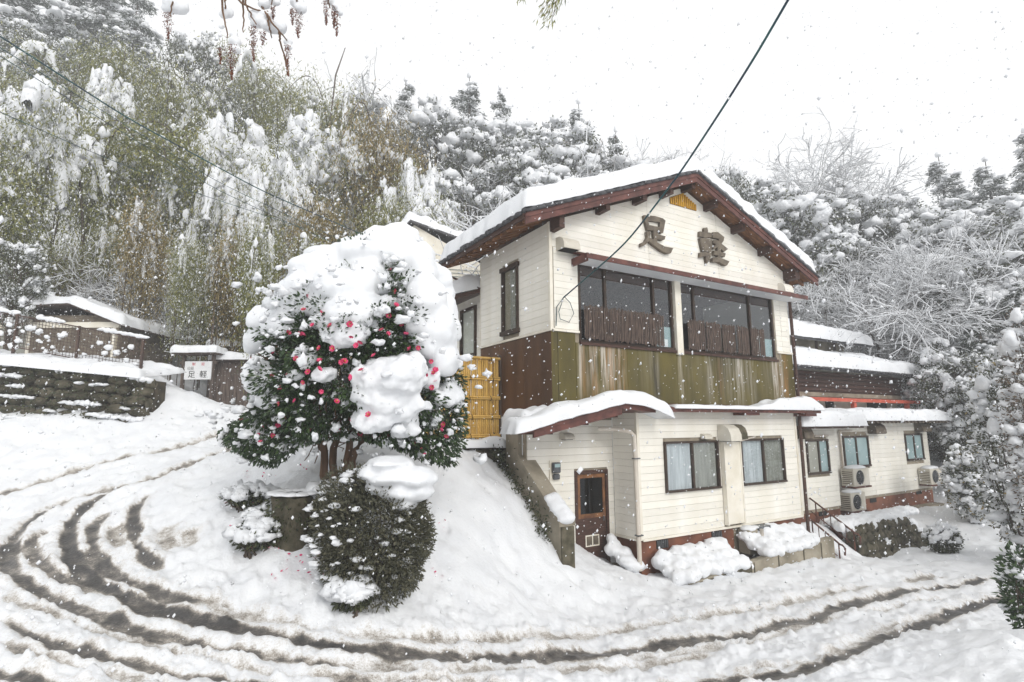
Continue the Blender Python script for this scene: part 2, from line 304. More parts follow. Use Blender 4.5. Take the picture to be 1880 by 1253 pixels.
def groundmat():
    m = mat('ground_snow', (0.775, 0.785, 0.797), (0.725, 0.738, 0.757), 2.0, 0.6, 0.5, 22.0, 0.25)
    nt = m.node_tree; N = nt.nodes; L = nt.links; b = N['Principled BSDF']; base = b.inputs['Base Color'].links[0].from_socket
    at = N.new('ShaderNodeAttribute'); at.attribute_name = 'slush'
    t = N.new('ShaderNodeTexCoord'); n = N.new('ShaderNodeTexNoise'); n.inputs['Scale'].default_value = 14; n.inputs['Detail'].default_value = 6; n.inputs['Roughness'].default_value = 0.75
    L.new(t.outputs['Object'], n.inputs['Vector'])
    ad = N.new('ShaderNodeMath'); ad.operation = 'MULTIPLY_ADD'; ad.inputs[1].default_value = 1.15; ad.inputs[2].default_value = -0.60
    nf_ = N.new('ShaderNodeTexNoise'); nf_.inputs['Scale'].default_value = 55; nf_.inputs['Detail'].default_value = 3; L.new(t.outputs['Object'], nf_.inputs['Vector'])
    mxn = N.new('ShaderNodeMath'); mxn.operation = 'MULTIPLY_ADD'; mxn.inputs[1].default_value = .45; L.new(nf_.outputs['Fac'], mxn.inputs[0]); sc2 = N.new('ShaderNodeMath'); sc2.operation = 'MULTIPLY'; sc2.inputs[1].default_value = .62; L.new(n.outputs['Fac'], sc2.inputs[0]); L.new(sc2.outputs[0], mxn.inputs[2])
    L.new(mxn.outputs[0], ad.inputs[0]); su = N.new('ShaderNodeMath'); su.operation = 'ADD'; L.new(at.outputs['Fac'], su.inputs[0]); L.new(ad.outputs[0], su.inputs[1])
    cr = N.new('ShaderNodeValToRGB'); e = cr.color_ramp.elements
    e[0].position = 0.24; e[0].color = (1, 1, 1, 1); e[1].position = 1.0; e[1].color = (0.085, 0.08, 0.076, 1)
    x = e.new(0.40); x.color = (0.86, 0.83, 0.79, 1); x = e.new(0.58); x.color = (0.48, 0.43, 0.37, 1); x = e.new(0.76); x.color = (0.19, 0.172, 0.152, 1)
    L.new(su.outputs[0], cr.inputs[0])
    mu = N.new('ShaderNodeMixRGB'); mu.blend_type = 'MULTIPLY'; mu.inputs[0].default_value = 1; L.new(base, mu.inputs[1]); L.new(cr.outputs[0], mu.inputs[2])
    L.new(mu.outputs[0], b.inputs['Base Color'])
    rr = N.new('ShaderNodeMapRange'); rr.inputs['From Min'].default_value = 0.3; rr.inputs['From Max'].default_value = 0.9; rr.inputs['To Min'].default_value = 0.6; rr.inputs['To Max'].default_value = 0.3
    L.new(su.outputs[0], rr.inputs['Value']); L.new(rr.outputs[0], b.inputs['Roughness']); return m
M['ground'] = groundmat()
# ------------------------------------------------------------------ ground (one sheet, control points seen in the photo -> thin plate spline)
CP = [  # photo x, y and distance Y
 (0,1253,5.2),(300,1253,5.6),(600,1253,6.0),(940,1253,6.4),(1300,1253,6.9),(1600,1253,6.1),(1880,1253,5.0),(1700,1200,6.3),(1860,1160,6.6),
 (1000,1150,8.6),(1300,1180,8.1),(1500,1130,9.5),(1848,1062,12.5),(1750,1090,11.3),(1500,1060,12.5),(1500,1045,13.0),(1600,1030,14.5),(1700,1010,16.0),
 (1800,950,19.0),(1850,900,24.0),(1750,920,20.0),(1800,1115,10.4),(1650,1180,8.2),
 (1120,1045,11.9),(1240,1085,10.9),(1180,1062,11.6),(1400,1055,12.3),(600,1180,6.6),(300,1180,6.4),(480,1150,7.0),(150,1125,6.9),(15,1040,8.0),(125,976,9.2),
 (245,995,8.7),(60,890,11.5),(240,890,10.8),(240,838,12.6),(435,792,15.0),(445,812,13.6),(0,950,10.0),(400,900,10.0),(350,960,9.0),(450,1000,8.4),
 (600,1060,7.7),(500,1090,7.4),(700,1110,7.4),(600,880,9.2),(500,850,10.5),(550,795,13.0),(850,860,11.0),(850,950,9.8),(850,1050,8.8),(850,1110,8.3),
 (800,1170,7.5),(960,925,11.0),(960,1050,9.8),(1005,972,11.2),(1040,1018,11.35),(985,950,11.2),(1000,1090,9.8),(880,812,12.6),(700,800,12.5),
 (0,850,12.6),(100,820,13.3),(0,775,14.7),(270,768,14.9),(290,790,14.3),(180,770,14.7),
 (330,740,18.0),(400,745,18.0),(300,700,20.5),(280,640,24.0),(460,748,18.0),(335,718,19.0),
 (1780,880,26.0)]
CPW = [tuple(atY(*c)) for c in CP]
CPW += [(-14.5, 16.6, 5.0), (-10.6, 16.4, 4.6), (-14, 18.5, 5.5), (-11.5, 18, 4.9), (-19, 15, 4.0), (-19, 19, 5.9), (-14, 11, 2.1), (-12, 8, 1.2), (-9, 4, 0.9), (-6, 1, 0.8),
        (0, 3.2, 0.6), (0, 1.2, 1.3), (0, -2, 1.5), (4, 2.5, 1.1), (6, -2, 1.6), (-6, -4, 1.4), (9, 6, 0.7), (14, 10, 0.2), (18, 14, 0.3), (12, 1, 1.5),
        (-4, 17, 3.2), (0, 18, 3.2), (-1.5, 14, 2.85), (-3, 13.5, 2.9), (6, 20, 3.0), (12, 24, 2.5), (20, 28, 2.0)]
CPW += [tuple(house_w(u, v, z)) for u, v, z in ((2, 2.5, 0.2), (6, 1, 0.0), (10, 1, -0.2), (14, 1.5, -0.2), (18, 1.2, -0.15), (19, 4, 0.2), (5, 5, 1.5), (12, 5, 1.2))]
def hill(x, y):
    r = np.hypot(x, y); az = np.degrees(np.arctan2(x, y))
    b = np.interp(az, [-60, -40, -15, 5, 25, 45, 70], [6.0, 5.5, 4.2, 3.4, 2.5, 1.0, 0.5])
    s = np.interp(az, [-60, -35, -12, 5, 25, 40, 70], [0.95, 0.92, 0.78, 0.72, 0.60, 0.52, 0.50])
    r0 = np.interp(az, [-60, -30, 0, 30, 60], [24, 25, 26, 31, 34])
    d = r - r0
    e = s * np.where(d > 0, d * d / (d + 6.0), 0.0)
    return b + 34 * np.tanh(e / 34)
for az in range(-66, 70, 11):
    for r in (30.0, 38.0):
        x, y = r * math.sin(math.radians(az)), r * math.cos(math.radians(az)); CPW.append((x, y, float(hill(np.array(x), np.array(y)))))
CPW = np.array(CPW)
def _tps():
    X = CPW[:, :2] / 10; n = len(X)
    d = np.linalg.norm(X[:, None] - X[None], axis=2); K = np.where(d > 0, d * d * np.log(d + 1e-12), 0) + np.eye(n) * 0.012
    P = np.column_stack([np.ones(n), X]); A = np.block([[K, P], [P.T, np.zeros((3, 3))]])
    return np.linalg.solve(A, np.concatenate([CPW[:, 2], np.zeros(3)]))
_W = _tps()
def ground_raw(x, y):
    x = np.atleast_1d(np.asarray(x, float)); y = np.atleast_1d(np.asarray(y, float)); out = np.empty(len(x)); X = CPW[:, :2] / 10; n = len(X)
    for a in range(0, len(x), 40000):
        q = np.column_stack([x[a:a + 40000], y[a:a + 40000]]) / 10
        d2 = (q[:, None, 0] - X[None, :, 0]) ** 2 + (q[:, None, 1] - X[None, :, 1]) ** 2
        K = np.where(d2 > 1e-12, 0.5 * d2 * np.log(d2 + 1e-12), 0)
        out[a:a + 40000] = K @ _W[:n] + _W[n] + q @ _W[n + 1:]
    r = np.hypot(x, y); back = y < -1
    k = np.clip((r - 30) / 8, 0, 1); k = k * k * (3 - 2 * k)
    out = out * (1 - k) + hill(x, y) * k
    kb = np.clip((-y - 2) / 6, 0, 1); out = out * (1 - kb) + (1.5 + 0.12 * np.maximum(0, -y - 4)) * kb
    return out
def ground(x, y): return float(ground_raw([x], [y])[0])
def cast(px, py):
    d = ray(px, py); ts = np.linspace(3, 60, 1400); P = CAM[None] + d[None] * ts[:, None]
    g = ground_raw(P[:, 0], P[:, 1]); i = np.argmax(P[:, 2] < g)
    return P[i] if P[i, 2] < g[i] else None
TR = [  # wheel ruts, in photo pixels: points, half width (m), strength
 ([(-120,935),(0,908),(60,890),(130,866),(240,838),(330,818),(400,800),(440,790)], .16, .62),
 ([(150,911),(200,900),(260,888),(360,848),(420,824),(450,810)], .15, .66),
 ([(151,911),(100,930),(55,958),(26,990),(17,1015),(17,1040),(34,1062),(68,1080),(150,1124),(226,1152),(294,1170),(377,1186),(479,1199),(600,1212),(760,1224)], .15, .86),
 ([(95,975),(66,990),(57,1003),(66,1030),(90,1050),(130,1066),(190,1087)], .12, .72),
 ([(250,891),(181,917),(147,942),(127,972),(127,1005),(140,1034),(165,1056),(200,1077),(234,1097),(287,1122),(340,1136),(415,1150),(480,1158),(600,1180),(720,1192),(860,1203)], .17, 1.0),
 ([(195,940),(173,966),(170,1003),(192,1036),(241,1064),(283,1083),(328,1100),(385,1112)], .15, .8),
 ([(275,908),(252,930),(243,958),(247,992),(268,1022),(300,1043)], .12, .82),
 ([(310,960),(300,985),(320,1005)], .2, .5), ([(345,975),(352,1000)], .16, .5), ([(215,965),(212,985),(225,1000)], .2, .62),
 ([(0,1146),(75,1176),(170,1203),(264,1222),(321,1233),(420,1246),(520,1258)], .13, .8),
 ([(-60,1222),(0,1233),(94,1252),(200,1272)], .13, .9),
 ([(560,1180),(700,1192),(880,1204),(1000,1203),(1150,1192),(1250,1180),(1350,1165),(1430,1147),(1494,1133),(1559,1110),(1604,1098),(1671,1086),(1719,1080),(1784,1072),(1860,1060),(1960,1045)], .16, .88),
 ([(1200,1262),(1300,1254),(1400,1244),(1494,1226),(1565,1191),(1623,1171),(1687,1149),(1735,1130),(1800,1112),(1850,1100),(1960,1080)], .17, .95),
 ([(600,1212),(800,1226),(1000,1228),(1200,1216),(1320,1196)], .12, .5),
 ([(960,1170),(1100,1160),(1250,1140),(1380,1118),(1500,1092),(1620,1070)], .12, .48),
 ([(600,1245),(800,1262),(1000,1268)], .12, .6), ([(0,1085),(60,1118),(150,1152),(260,1184),(400,1214),(560,1234),(760,1248),(980,1246)], .08, .5), ([(30,985),(40,960),(75,935),(130,915),(210,897)], .08, .5), ([(330,1092),(430,1120),(560,1146),(700,1164),(860,1172),(1000,1168)], .08, .5), ([(0,1180),(90,1210),(200,1236),(330,1256)], .08, .52), ([(1000,1215),(1150,1206),(1300,1190),(1420,1165),(1540,1132),(1640,1112),(1760,1096)], .07, .45), ([(1300,1236),(1420,1222),(1520,1196),(1620,1156),(1720,1122)], .07, .45), ([(1660,1066),(1730,1057)], .12, .55),
]
RUTS = []
for pts, hw, st in TR:
    st = st * .93; hw = hw * (.78 if pts[0][0] < 500 else 1.05)
    W = [cast(*p) for p in pts]; W = np.array([w for w in W if w is not None])[:, :2]
    # smooth (Catmull-Rom)
    Q = []
    for i in range(len(W) - 1):
        p0, p1, p2, p3 = W[max(i - 1, 0)], W[i], W[i + 1], W[min(i + 2, len(W) - 1)]
        for t in np.linspace(0, 1, 7)[:-1]:
            Q.append(0.5 * (2 * p1 + (p2 - p0) * t + (2 * p0 - 5 * p1 + 4 * p2 - p3) * t * t + (3 * p1 - p0 - 3 * p2 + p3) * t ** 3))
    Q.append(W[-1]); RUTS.append((np.array(Q), hw, st))
def build_ground():
    d1 = np.radians(np.arange(-68, 68.01, 0.19)); d2 = np.radians(np.arange(71, 289.1, 4.0)); ang = np.concatenate([d1, d2])
    rad = np.concatenate([[0.3, 0.9, 1.5], np.geomspace(2.0, 27, 360), np.geomspace(27, 84, 52)[1:]])
    na, nr = len(ang), len(rad)
    A, R = np.meshgrid(ang, rad); x = (R * np.sin(A)).ravel(); y = (R * np.cos(A)).ravel()
    z = ground_raw(x, y); q = np.column_stack([x, y]); r = R.ravel()
    near = (r < 30)
    slush = np.zeros(len(x)); rut = np.zeros(len(x)); ridge = np.zeros(len(x)); road = np.zeros(len(x))
    wob = np.zeros(len(x)); wob[near] = fbm(q[near] * 2.2, 3, 5)
    for Q, hw, st in RUTS:
        lo = Q.min(0) - 1.6; hi = Q.max(0) + 1.6
        idx = np.where((x > lo[0]) & (x < hi[0]) & (y > lo[1]) & (y < hi[1]))[0]
        if not len(idx): continue
        p = q[idx]; dm = np.full(len(idx), 9.0); tm = np.zeros(len(idx))
        for i in range(len(Q) - 1):
            a, b = Q[i], Q[i + 1]; ab = b - a; L2 = ab @ ab + 1e-9
            t = np.clip(((p - a) @ ab) / L2, 0, 1); dd = np.hypot(p[:, 0] - a[0] - t * ab[0], p[:, 1] - a[1] - t * ab[1])
            m = dd < dm; dm[m] = dd[m]; tm[m] = (i + t[m]) / (len(Q) - 1)
        dm = dm + wob[idx] * 0.05
        end = np.clip(np.minimum(tm, 1 - tm) / 0.08, 0, 1)
        g = np.exp(-(dm / hw) ** 4) * end; slush[idx] = np.maximum(slush[idx], st * (np.exp(-(dm / (hw * .92)) ** 6) * end) )
        slush[idx] = np.maximum(slush[idx], 0.27 * np.exp(-(dm / (hw * 2.6)) ** 2) * end)
        rut[idx] = np.maximum(rut[idx], g); ridge[idx] = np.maximum(ridge[idx], np.exp(-((dm - hw * 1.75) / (hw * 0.6)) ** 2) * end)
        road[idx] = np.maximum(road[idx], np.exp(-(dm / 0.8) ** 4))
    n1 = np.zeros(len(x)); n2 = np.zeros(len(x)); n3 = np.zeros(len(x)); n4 = np.zeros(len(x))
    qq = q[near]; n1[near] = fbm(qq * 0.9, 3, 11); n2[near] = fbm(qq * 5.0, 3, 21); n3[near] = fbm(qq * 13.0, 2, 31); n4[near] = vnoise(qq * 3.6, 41); n5 = np.zeros(len(x)); n5[near] = vnoise(qq * 17.0, 51); n6 = np.zeros(len(x)); n6[near] = vnoise(qq * 8.0, 61)
    z = z + n1 * 0.07 * (1 - 0.4 * road) + n2 * (0.032 + 0.006 * road) * (1 - 0.6 * rut) + n3 * (0.004 + 0.012 * road) * (1 - 0.6 * rut)
    z += (np.clip(n5 - .25, 0, 1) * .05 + np.clip(n6 - .3, 0, 1) * .07) * np.clip(road + .12, 0, 1) * (1 - rut)
    z -= (np.clip(n4 - 0.45, 0, 1) * 0.17 + np.clip(n6 - .5, 0, 1) * .06) * (1 - road)          # dimples where clods and drips fell
    z += -0.042 * rut + 0.016 * ridge * (0.6 + 0.5 * n2)
    slush = slush * (1.0 + 0.22 * n2 + 0.16 * n3) + road * 0.06
    far = ~near; z[far] += 0.5 * fbm(q[far] * 0.25, 3, 3)
    i = np.arange(nr - 1)[:, None] * na; j = np.arange(na)[None]; k = (j + 1) % na
    F = np.stack([i + j, i + k, i + na + k, i + na + j], -1).reshape(-1, 4)[:, ::-1]
    cz = float(ground_raw([0], [0.01])[0]); V = np.column_stack([x, y, z]); V = np.vstack([V, [[0, 0, cz]]])
    T = np.array([[len(V) - 1, (b + 1) % na, b] for b in range(na)])[:, ::-1]
    o = obj('ground', mesh_np('ground', V, [F, T], True, {'slush': np.append(slush, 0)}), M['ground'])
    o['kind'] = 'structure'; o['label'] = 'snow covered ground with muddy wheel ruts round the bend'
build_ground()
# ------------------------------------------------------------------ main house (local frame: U along the gable front, V into depth, Z up)
house = thing('restaurant_house', 'cream sided two storey gabled house with olive stained band and snowy roof', 'house', tuple(P0), TH)
W = 8.28; APEX = 4.14; SL = 0.405; ZT = 9.32; OH_L, OH_R = -0.88, 9.08; VV0, VV1 = -0.47, 3.55
def ztile(u): return ZT - SL * abs(u - APEX)
def zsof(u): return ztile(u) - 0.30
WU0, WU1, WZ0, WZ1 = 0.74, 7.55, 4.82, 6.56            # upper window opening
gw = MB()
gw.prism([(0.02, 3.42), (W - .02, 3.42), (W - .02, WZ0), (0.02, WZ0)], 0.03, 0.16)
gw.prism([(0.02, WZ0), (WU0, WZ0), (WU0, WZ1), (0.02, WZ1)], 0.03, 0.16).prism([(WU1, WZ0), (W - .02, WZ0), (W - .02, WZ1), (WU1, WZ1)], 0.03, 0.16)
gw.prism([(0.02, WZ1), (W - .02, WZ1), (W - .02, zsof(W) - .0), (APEX, zsof(APEX)), (0.02, zsof(0) - .0)], 0.03, 0.16)
gable_wall = gw.obj('gable_wall', M['gap'], house)
sw = MB(); sw.box(0.03, 0.16, 0.165, 3.1, 3.3, zsof(0)); side_wall = sw.obj('side_wall', M['gap'], house)
sw = MB(); sw.box(W - .16, W - .03, 0.165, 3.1, 3.3, zsof(0)).box(0.17, W - .17, 2.9, 3.05, 3.3, zsof(0)); sw.obj('rear_wall', M['cream'], house)
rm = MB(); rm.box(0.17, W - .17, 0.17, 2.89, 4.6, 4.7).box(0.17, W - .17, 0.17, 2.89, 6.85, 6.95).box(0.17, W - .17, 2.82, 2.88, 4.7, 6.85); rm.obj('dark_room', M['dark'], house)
def boards(parent, axis, a0, a1, z0, z1, pitch, depth0, holes=(), topclip=None, splits=(), th=0.03, name='siding_board', m='cream'):
    """horizontal boards on a wall; axis 'V' = wall faces -V (a is U), axis 'U' = wall faces -U (a is V)"""
    n = max(1, round((z1 - z0) / pitch)); p = (z1 - z0) / n; cache = {}
    for k in range(n):
        za, zb = z0 + k * p + 0.0025, z0 + (k + 1) * p - 0.0025
        segs = [(a0, a1)]
        for h0, h1, hz0, hz1 in holes:
            if zb > hz0 and za < hz1:
                ns = []
                for s0, s1 in segs:
                    if h1 <= s0 or h0 >= s1: ns.append((s0, s1)); continue
                    if h0 > s0: ns.append((s0, h0))
                    if h1 < s1: ns.append((h1, s1))
                segs = ns
        for sp in splits:
            segs = [q for s0, s1 in segs for q in (((s0, sp - .004), (sp + .004, s1)) if s0 < sp < s1 else ((s0, s1),))]
        for s0, s1 in segs:
            if s1 - s0 < 0.03: continue
            if topclip:
                poly = []
                l0, r0, l1, r1 = topclip(za, 0), topclip(za, 1), topclip(zb, 0), topclip(zb, 1)
                p0, p1, p2, p3 = max(s0, l0), min(s1, r0), min(s1, r1), max(s0, l1)
                if p1 - p0 < 0.03: continue
                if p2 <= p3: p2 = p3 = (p2 + p3) / 2
                p2 = min(p2, p1) if p2 > p1 else p2
                poly = [(p0, za), (p1, za), (max(p2, p0 + .001), zb), (min(p3, p1 - .001), zb)]
                mb = MB().prism(poly, depth0, depth0 + th, axis); me = mb.mesh(name)
                obj(name, me, M[m], parent)
            else:
                key = (round(s0, 4), round(s1, 4))
                if key not in cache:
                    mb = MB().prism([(s0, 0), (s1, 0), (s1, zb - za), (s0, zb - za)], depth0, depth0 + th, axis); cache[key] = mb.mesh(name)
                o = obj(name, cache[key], M[m], parent); o.location = (0, random.uniform(-.002, .002) if axis == 'V' else 0, za)
def gclip(z, side):
    d = (ZT - 0.30 - z) / SL
    return APEX - d if side == 0 else APEX + d
boards(gable_wall, 'V', 0.05, W - .05, 6.80, 8.98, 0.15, 0.0, topclip=gclip, splits=(2.87, 5.36))
boards(gable_wall, 'V', 0.09, WU0 - .02, 5.06, 6.80, 0.15, 0.0)
boards(gable_wall, 'V', WU1 + .05, W - .05, 5.06, 6.80, 0.15, 0.0, splits=(7.86,))
boards(side_wall, 'U', 0.06, 3.06, 5.06, zsof(0) - .02, 0.152, 0.0, holes=((1.24, 1.96, 5.20, 6.74),))
tr = MB(); tr.box(-.025, .05, -.025, .05, 5.03, zsof(0) - .02); tr.obj('corner_trim', M['trim'], house)
tr = MB(); tr.box(0, .04, 3.06, 3.11, 3.3, zsof(0) - .02); tr.obj('corner_trim', M['trim'], house)
for bx_ in ((.05, WU0 - .02, -.03, .02), (-.03, .0, -.03, 3.1), (WU1 + .05, W, -.03, .02)): MB().box(*bx_, 5.0, 5.05).obj('base_trim', M['trim'], house)
# olive / brown band, separate panels
us = [0.0, 0.16, 0.62, 2.05, 3.62, 5.05, 6.55, 7.72, W]
for a, b in zip(us[:-1], us[1:]):
    zt = 4.995 if (b <= WU0 or a >= WU1) else 4.80
    MB().prism([(a + .004, 3.40), (b - .004, 3.40), (b - .004, zt), (a + .004, zt)], -0.004 + random.uniform(0, .004), 0.028).obj('olive_panel', M['olive'], gable_wall)
for a, b in ((0.0, 1.05), (1.05, 2.1), (2.1, 3.1)):
    MB().prism([(a + .003, 3.3), (b - .003, 3.3), (b - .003, 4.995), (a + .003, 4.995)], 0.0, 0.028, 'U').obj('brown_panel', M['brownwall'], side_wall)
# narrow side window
wn_ = MB(); wn_.box(-.05, .05, 1.24, 1.30, 5.2, 6.74).box(-.05, .05, 1.90, 1.96, 5.2, 6.74).box(-.07, .05, 1.20, 2.0, 6.68, 6.78).box(-.07, .05, 1.20, 2.0, 5.15, 5.25)
nwin = wn_.obj('narrow_window', M['frame'], house)
MB().box(.0, .01, 1.31, 1.89, 5.26, 6.67).obj('pane', M['glass'], nwin)
MB().box(.012, .028, 1.30, 1.62, 5.26, 6.67).obj('curtain', M['curtain_grey'], nwin)
# upper windows
def window(parent, name, u0, u1, z0, z1, v, mull, fw=.06, depth=.10, glass='glass', fm='frame'):
    f = MB(); f.box(u0, u1, v - depth * .5, v + depth * .5, z1 - fw, z1).box(u0, u1, v - depth * .5 - .015, v + depth * .5, z0, z0 + fw)
    f.box(u0, u0 + fw, v - depth * .45, v + depth * .5, z0 + fw, z1 - fw).box(u1 - fw, u1, v - depth * .45, v + depth * .5, z0 + fw, z1 - fw)
    for m_ in mull: f.box(m_ - .03, m_ + .03, v - depth * .40, v + depth * .4, z0 + fw, z1 - fw)
    w = f.obj(name, M[fm], parent)
    e = [u0 + fw] + sum([[m_ - .03, m_ + .03] for m_ in mull], []) + [u1 - fw]
    for i in range(0, len(e), 2):
        MB().box(e[i], e[i + 1], v - .005 + .004 * (i % 4), v + .003 + .004 * (i % 4), z0 + fw, z1 - fw).obj('pane', M[glass], w)
    return w
w1 = window(house, 'picture_window', WU0, 3.60, WZ0, WZ1, 0.06, (1.50, 2.98))
w2 = window(house, 'picture_window', 3.84, WU1, WZ0, WZ1, 0.06, (4.36, 6.55))
w1['label'] = 'picture window behind the wide bamboo blind'; w2['label'] = 'picture window behind five bamboo blind strips'
pt = MB(); pt.box(3.62, 3.82, -.06, .12, 4.72, 6.58); pt.obj('window_post', M['trim'], house)
hd = MB(); hd.box(WU0, WU1, 0.115, .16, 6.30, WZ1).box(WU0, WU1, .12, .16, 4.82, 4.9); hd.obj('window_lintel', M['brown'], house)
MB().box(WU0 - .02, 3.61, -.05, .02, 4.76, 4.82).box(3.83, WU1 + .02, -.05, .02, 4.76, 4.82).obj('window_sill', M['brown'], house)
for a, b, z_ in ((2.98, 3.54, 5.2), (6.58, 7.49, 5.2)):
    MB().box(a, b, .075, .085, 4.9, 5.38).obj('reflective_film', M['glass_teal'], house)
for a in (3.3, 6.75): MB().box(a, a + .13, .068, .074, 4.9, 5.08).obj('paper_note', M['signwhite'], house)
def blind(u0, u1, z0, z1, slope=0.0):
    mb = MB(); u = u0
    while u < u1:
        w_ = random.uniform(.012, .026); d = random.uniform(0, .012); zz = z1 + random.uniform(-.03, .03) + slope * (u - u0)
        mb.box(u, u + w_, -.13 - d, -.115 - d, z0 + random.uniform(-.02, .03), zz); u += w_ + random.uniform(.008, .022)
    mb.box(u0, u1, -.112, -.10, z0 + .08, z0 + .11).box(u0, u1, -.112, -.10, z1 - .14, z1 - .11)
    return mb.obj('bamboo_blind', M['blind'], house)
for a, b in ((.78, 1.28), (1.31, 1.95), (1.97, 2.62), (2.64, 3.10)): blind(a, b, 4.87, 5.60)
for a, b in ((3.93, 4.52), (4.58, 5.10), (5.18, 5.66), (5.75, 6.22), (6.30, 6.86)): blind(a, b, 4.86, 5.58)
# awning over the upper windows
aw = MB(); aw.hexa([(.62, -.50, 6.50), (8.33, -.50, 6.50), (8.33, -.002, 6.51), (.62, -.002, 6.51), (.62, -.50, 6.54), (8.33, -.50, 6.54), (8.33, -.002, 6.68), (.62, -.002, 6.68)]); aw.obj('window_awning', M['awning'], house)
aw = MB(); aw.box(.56, 8.40, -.53, -.503, 6.49, 6.60).hexa([(.56, -.503, 6.55), (8.4, -.503, 6.55), (8.4, -.001, 6.72), (.56, -.001, 6.72), (.56, -.503, 6.59), (8.4, -.503, 6.59), (8.4, -.001, 6.77), (.56, -.001, 6.77)])
aw.box(.56, .618, -.50, -.001, 6.44, 6.60); aw.obj('awning_fascia', M['redbrown'], house)
# exhaust hoods
def hood(u, z, w_, h_, d_, v=0.0, m='ac', parent=house):
    prof = [(v - 0.001, z + h_), (v - d_ * .45, z + h_ * .96), (v - d_ * .8, z + h_ * .75), (v - d_ * .97, z + h_ * .4), (v - d_, z), (v - .001, z)]
    o = MB().prism(prof, u, u + w_, 'U').obj('exhaust_hood', M[m], parent)
    MB().box(u + .03, u + w_ - .03, v - d_ + .03, v - .03, z - .012, z - .002).obj('hood_grille', M['dark'], o)
hood(.16, 6.72, .42, .28, .30); hood(7.86, 6.74, .40, .28, .22, m='cream')
# yellow gable vent with slats
gv = MB(); gv.prism([(3.66, 8.50), (4.62, 8.50), (4.62, 8.62), (4.14, 8.88), (3.66, 8.66)], -.012, -.002); vent = gv.obj('gable_vent', M['brown'], house)
for k in range(13):
    u = 3.67 + k * .0735; zt_ = 8.87 - .48 * abs(u + .02 - APEX)
    MB().box(u, u + .045, -.035, -.012, 8.50, zt_).obj('vent_slat', M['yellow'], vent)
# carved characters (weathered wood, on the boards)
def zp(pts, ox, oy, s): return [(ox + x / s, oy + y / s) for x, y in pts]
ASHI = [[(285,232),(350,232),(388,470),(345,470)], [(290,226),(470,241),(600,281),(643,318),(632,362),(560,345),(440,325),(300,318)], [(556,340),(638,330),(605,520),(570,530),(540,495)],
  [(345,385),(480,415),(605,432),(600,500),(500,490),(350,470)], [(440,470),(510,480),(505,665),(450,665)], [(500,545),(637,575),(627,625),(590,645),(500,622)],
  [(328,500),(370,488),(392,530),(372,650),(290,730),(236,747),(238,690),(300,660),(340,590)], [(372,600),(440,630),(470,660),(620,745),(762,770),(722,855),(660,862),(560,812),(470,742),(372,670)]]
GARU = [[(1278,435),(1330,428),(1342,480),(1337,600),(1280,600)], [(1203,495),(1290,500),(1402,520),(1402,590),(1300,590),(1203,575)], [(1203,605),(1270,600),(1400,630),(1412,680),(1392,832),(1250,822),(1223,700)],
  [(1213,840),(1290,835),(1392,850),(1382,930),(1310,905),(1208,917)], [(1308,850),(1372,860),(1362,1000),(1320,1022),(1303,930)],
  [(1418,508),(1500,508),(1603,590),(1592,650),(1540,720),(1440,787),(1418,752),(1500,680),(1520,620),(1413,597)], [(1428,640),(1480,636),(1560,700),(1662,785),(1600,832),(1520,760),(1423,682)],
  [(1488,748),(1547,770),(1542,920),(1498,915)], [(1433,813),(1530,828),(1622,860),(1607,917),(1500,892),(1433,882)], [(1408,930),(1500,918),(1682,990),(1642,1057),(1590,1047),(1500,997),(1408,997)]]
for nm, strokes in (('left', ASHI), ('right', GARU)):
    ch = None
    for q, st in enumerate(strokes):
        poly = [onV(*p, -0.075) for p in zp(st, 1150, 370, 8.95)]; poly = [(p[0], p[2]) for p in poly]
        if sum(poly[i][0] * poly[(i + 1) % len(poly)][1] - poly[(i + 1) % len(poly)][0] * poly[i][1] for i in range(len(poly))) < 0: poly = poly[::-1]
        mb = MB().prism(poly, -0.075 - .0025 * q, -0.004 - .0007 * q)
        if ch is None:
            ch = mb.obj('carved_character', M['kanji'], house); ch['label'] = ('carved wooden character nearest the gable corner' if nm == 'left' else 'carved wooden character on the downhill side')
        else: mb.obj('stroke', M['kanji'], ch)
# ------------------------------------------------------------------ roof
roof = None
def slope_slab(u0, u1, v0, v1, t0, t1):
    return [(u0, v0, ztile(u0) + t0), (u1, v0, ztile(u1) + t0), (u1, v1, ztile(u1) + t0), (u0, v1, ztile(u0) + t0), (u0, v0, ztile(u0) + t1), (u1, v0, ztile(u1) + t1), (u1, v1, ztile(u1) + t1), (u0, v1, ztile(u0) + t1)]
rf = MB(); rf.hexa(slope_slab(OH_L, APEX, VV0 + .05, VV1, -.16, -.06)); rf.hexa(slope_slab(APEX, OH_R, VV0 + .05, VV1, -.16, -.06)); roof = rf.obj('roof', M['rafter'], house)
for a, b in ((OH_L, APEX), (APEX, OH_R)):
    MB().hexa(slope_slab(a, b, VV0, VV0 + .045, -.32, -.10)).obj('barge_board', M['redbrown'], roof)
    MB().hexa(slope_slab(a, b, VV0 - .02, VV0 + .0, -.19, -.09)).obj('barge_moulding', M['redbrown'], roof)
v = VV0 + .12
rme = {}
while v < VV1:
    MB().hexa(slope_slab(OH_L + .04, 0.0, v, v + .07, -.26, -.165)).obj('rafter', M['rafter'], roof)
    v += .31
MB().box(OH_L - .02, OH_L + .02, VV0 + .05, VV1, ztile(OH_L) - .20, ztile(OH_L) - .05).obj('eave_fascia', M['brown'], roof)
v = VV0 + .12
while v < 0.0 + .1: v += .3
for k in range(3): MB().hexa(slope_slab(W, OH_R - .04, VV0 + .1 + .3 * k, VV0 + .17 + .3 * k, -.26, -.165)).obj('rafter', M['rafter'], roof)
MB().hexa(slope_slab(0.0, APEX - .1, VV0 + .05, 0.0, -.21, -.165)).obj('verge_soffit', M['rafter'], roof)
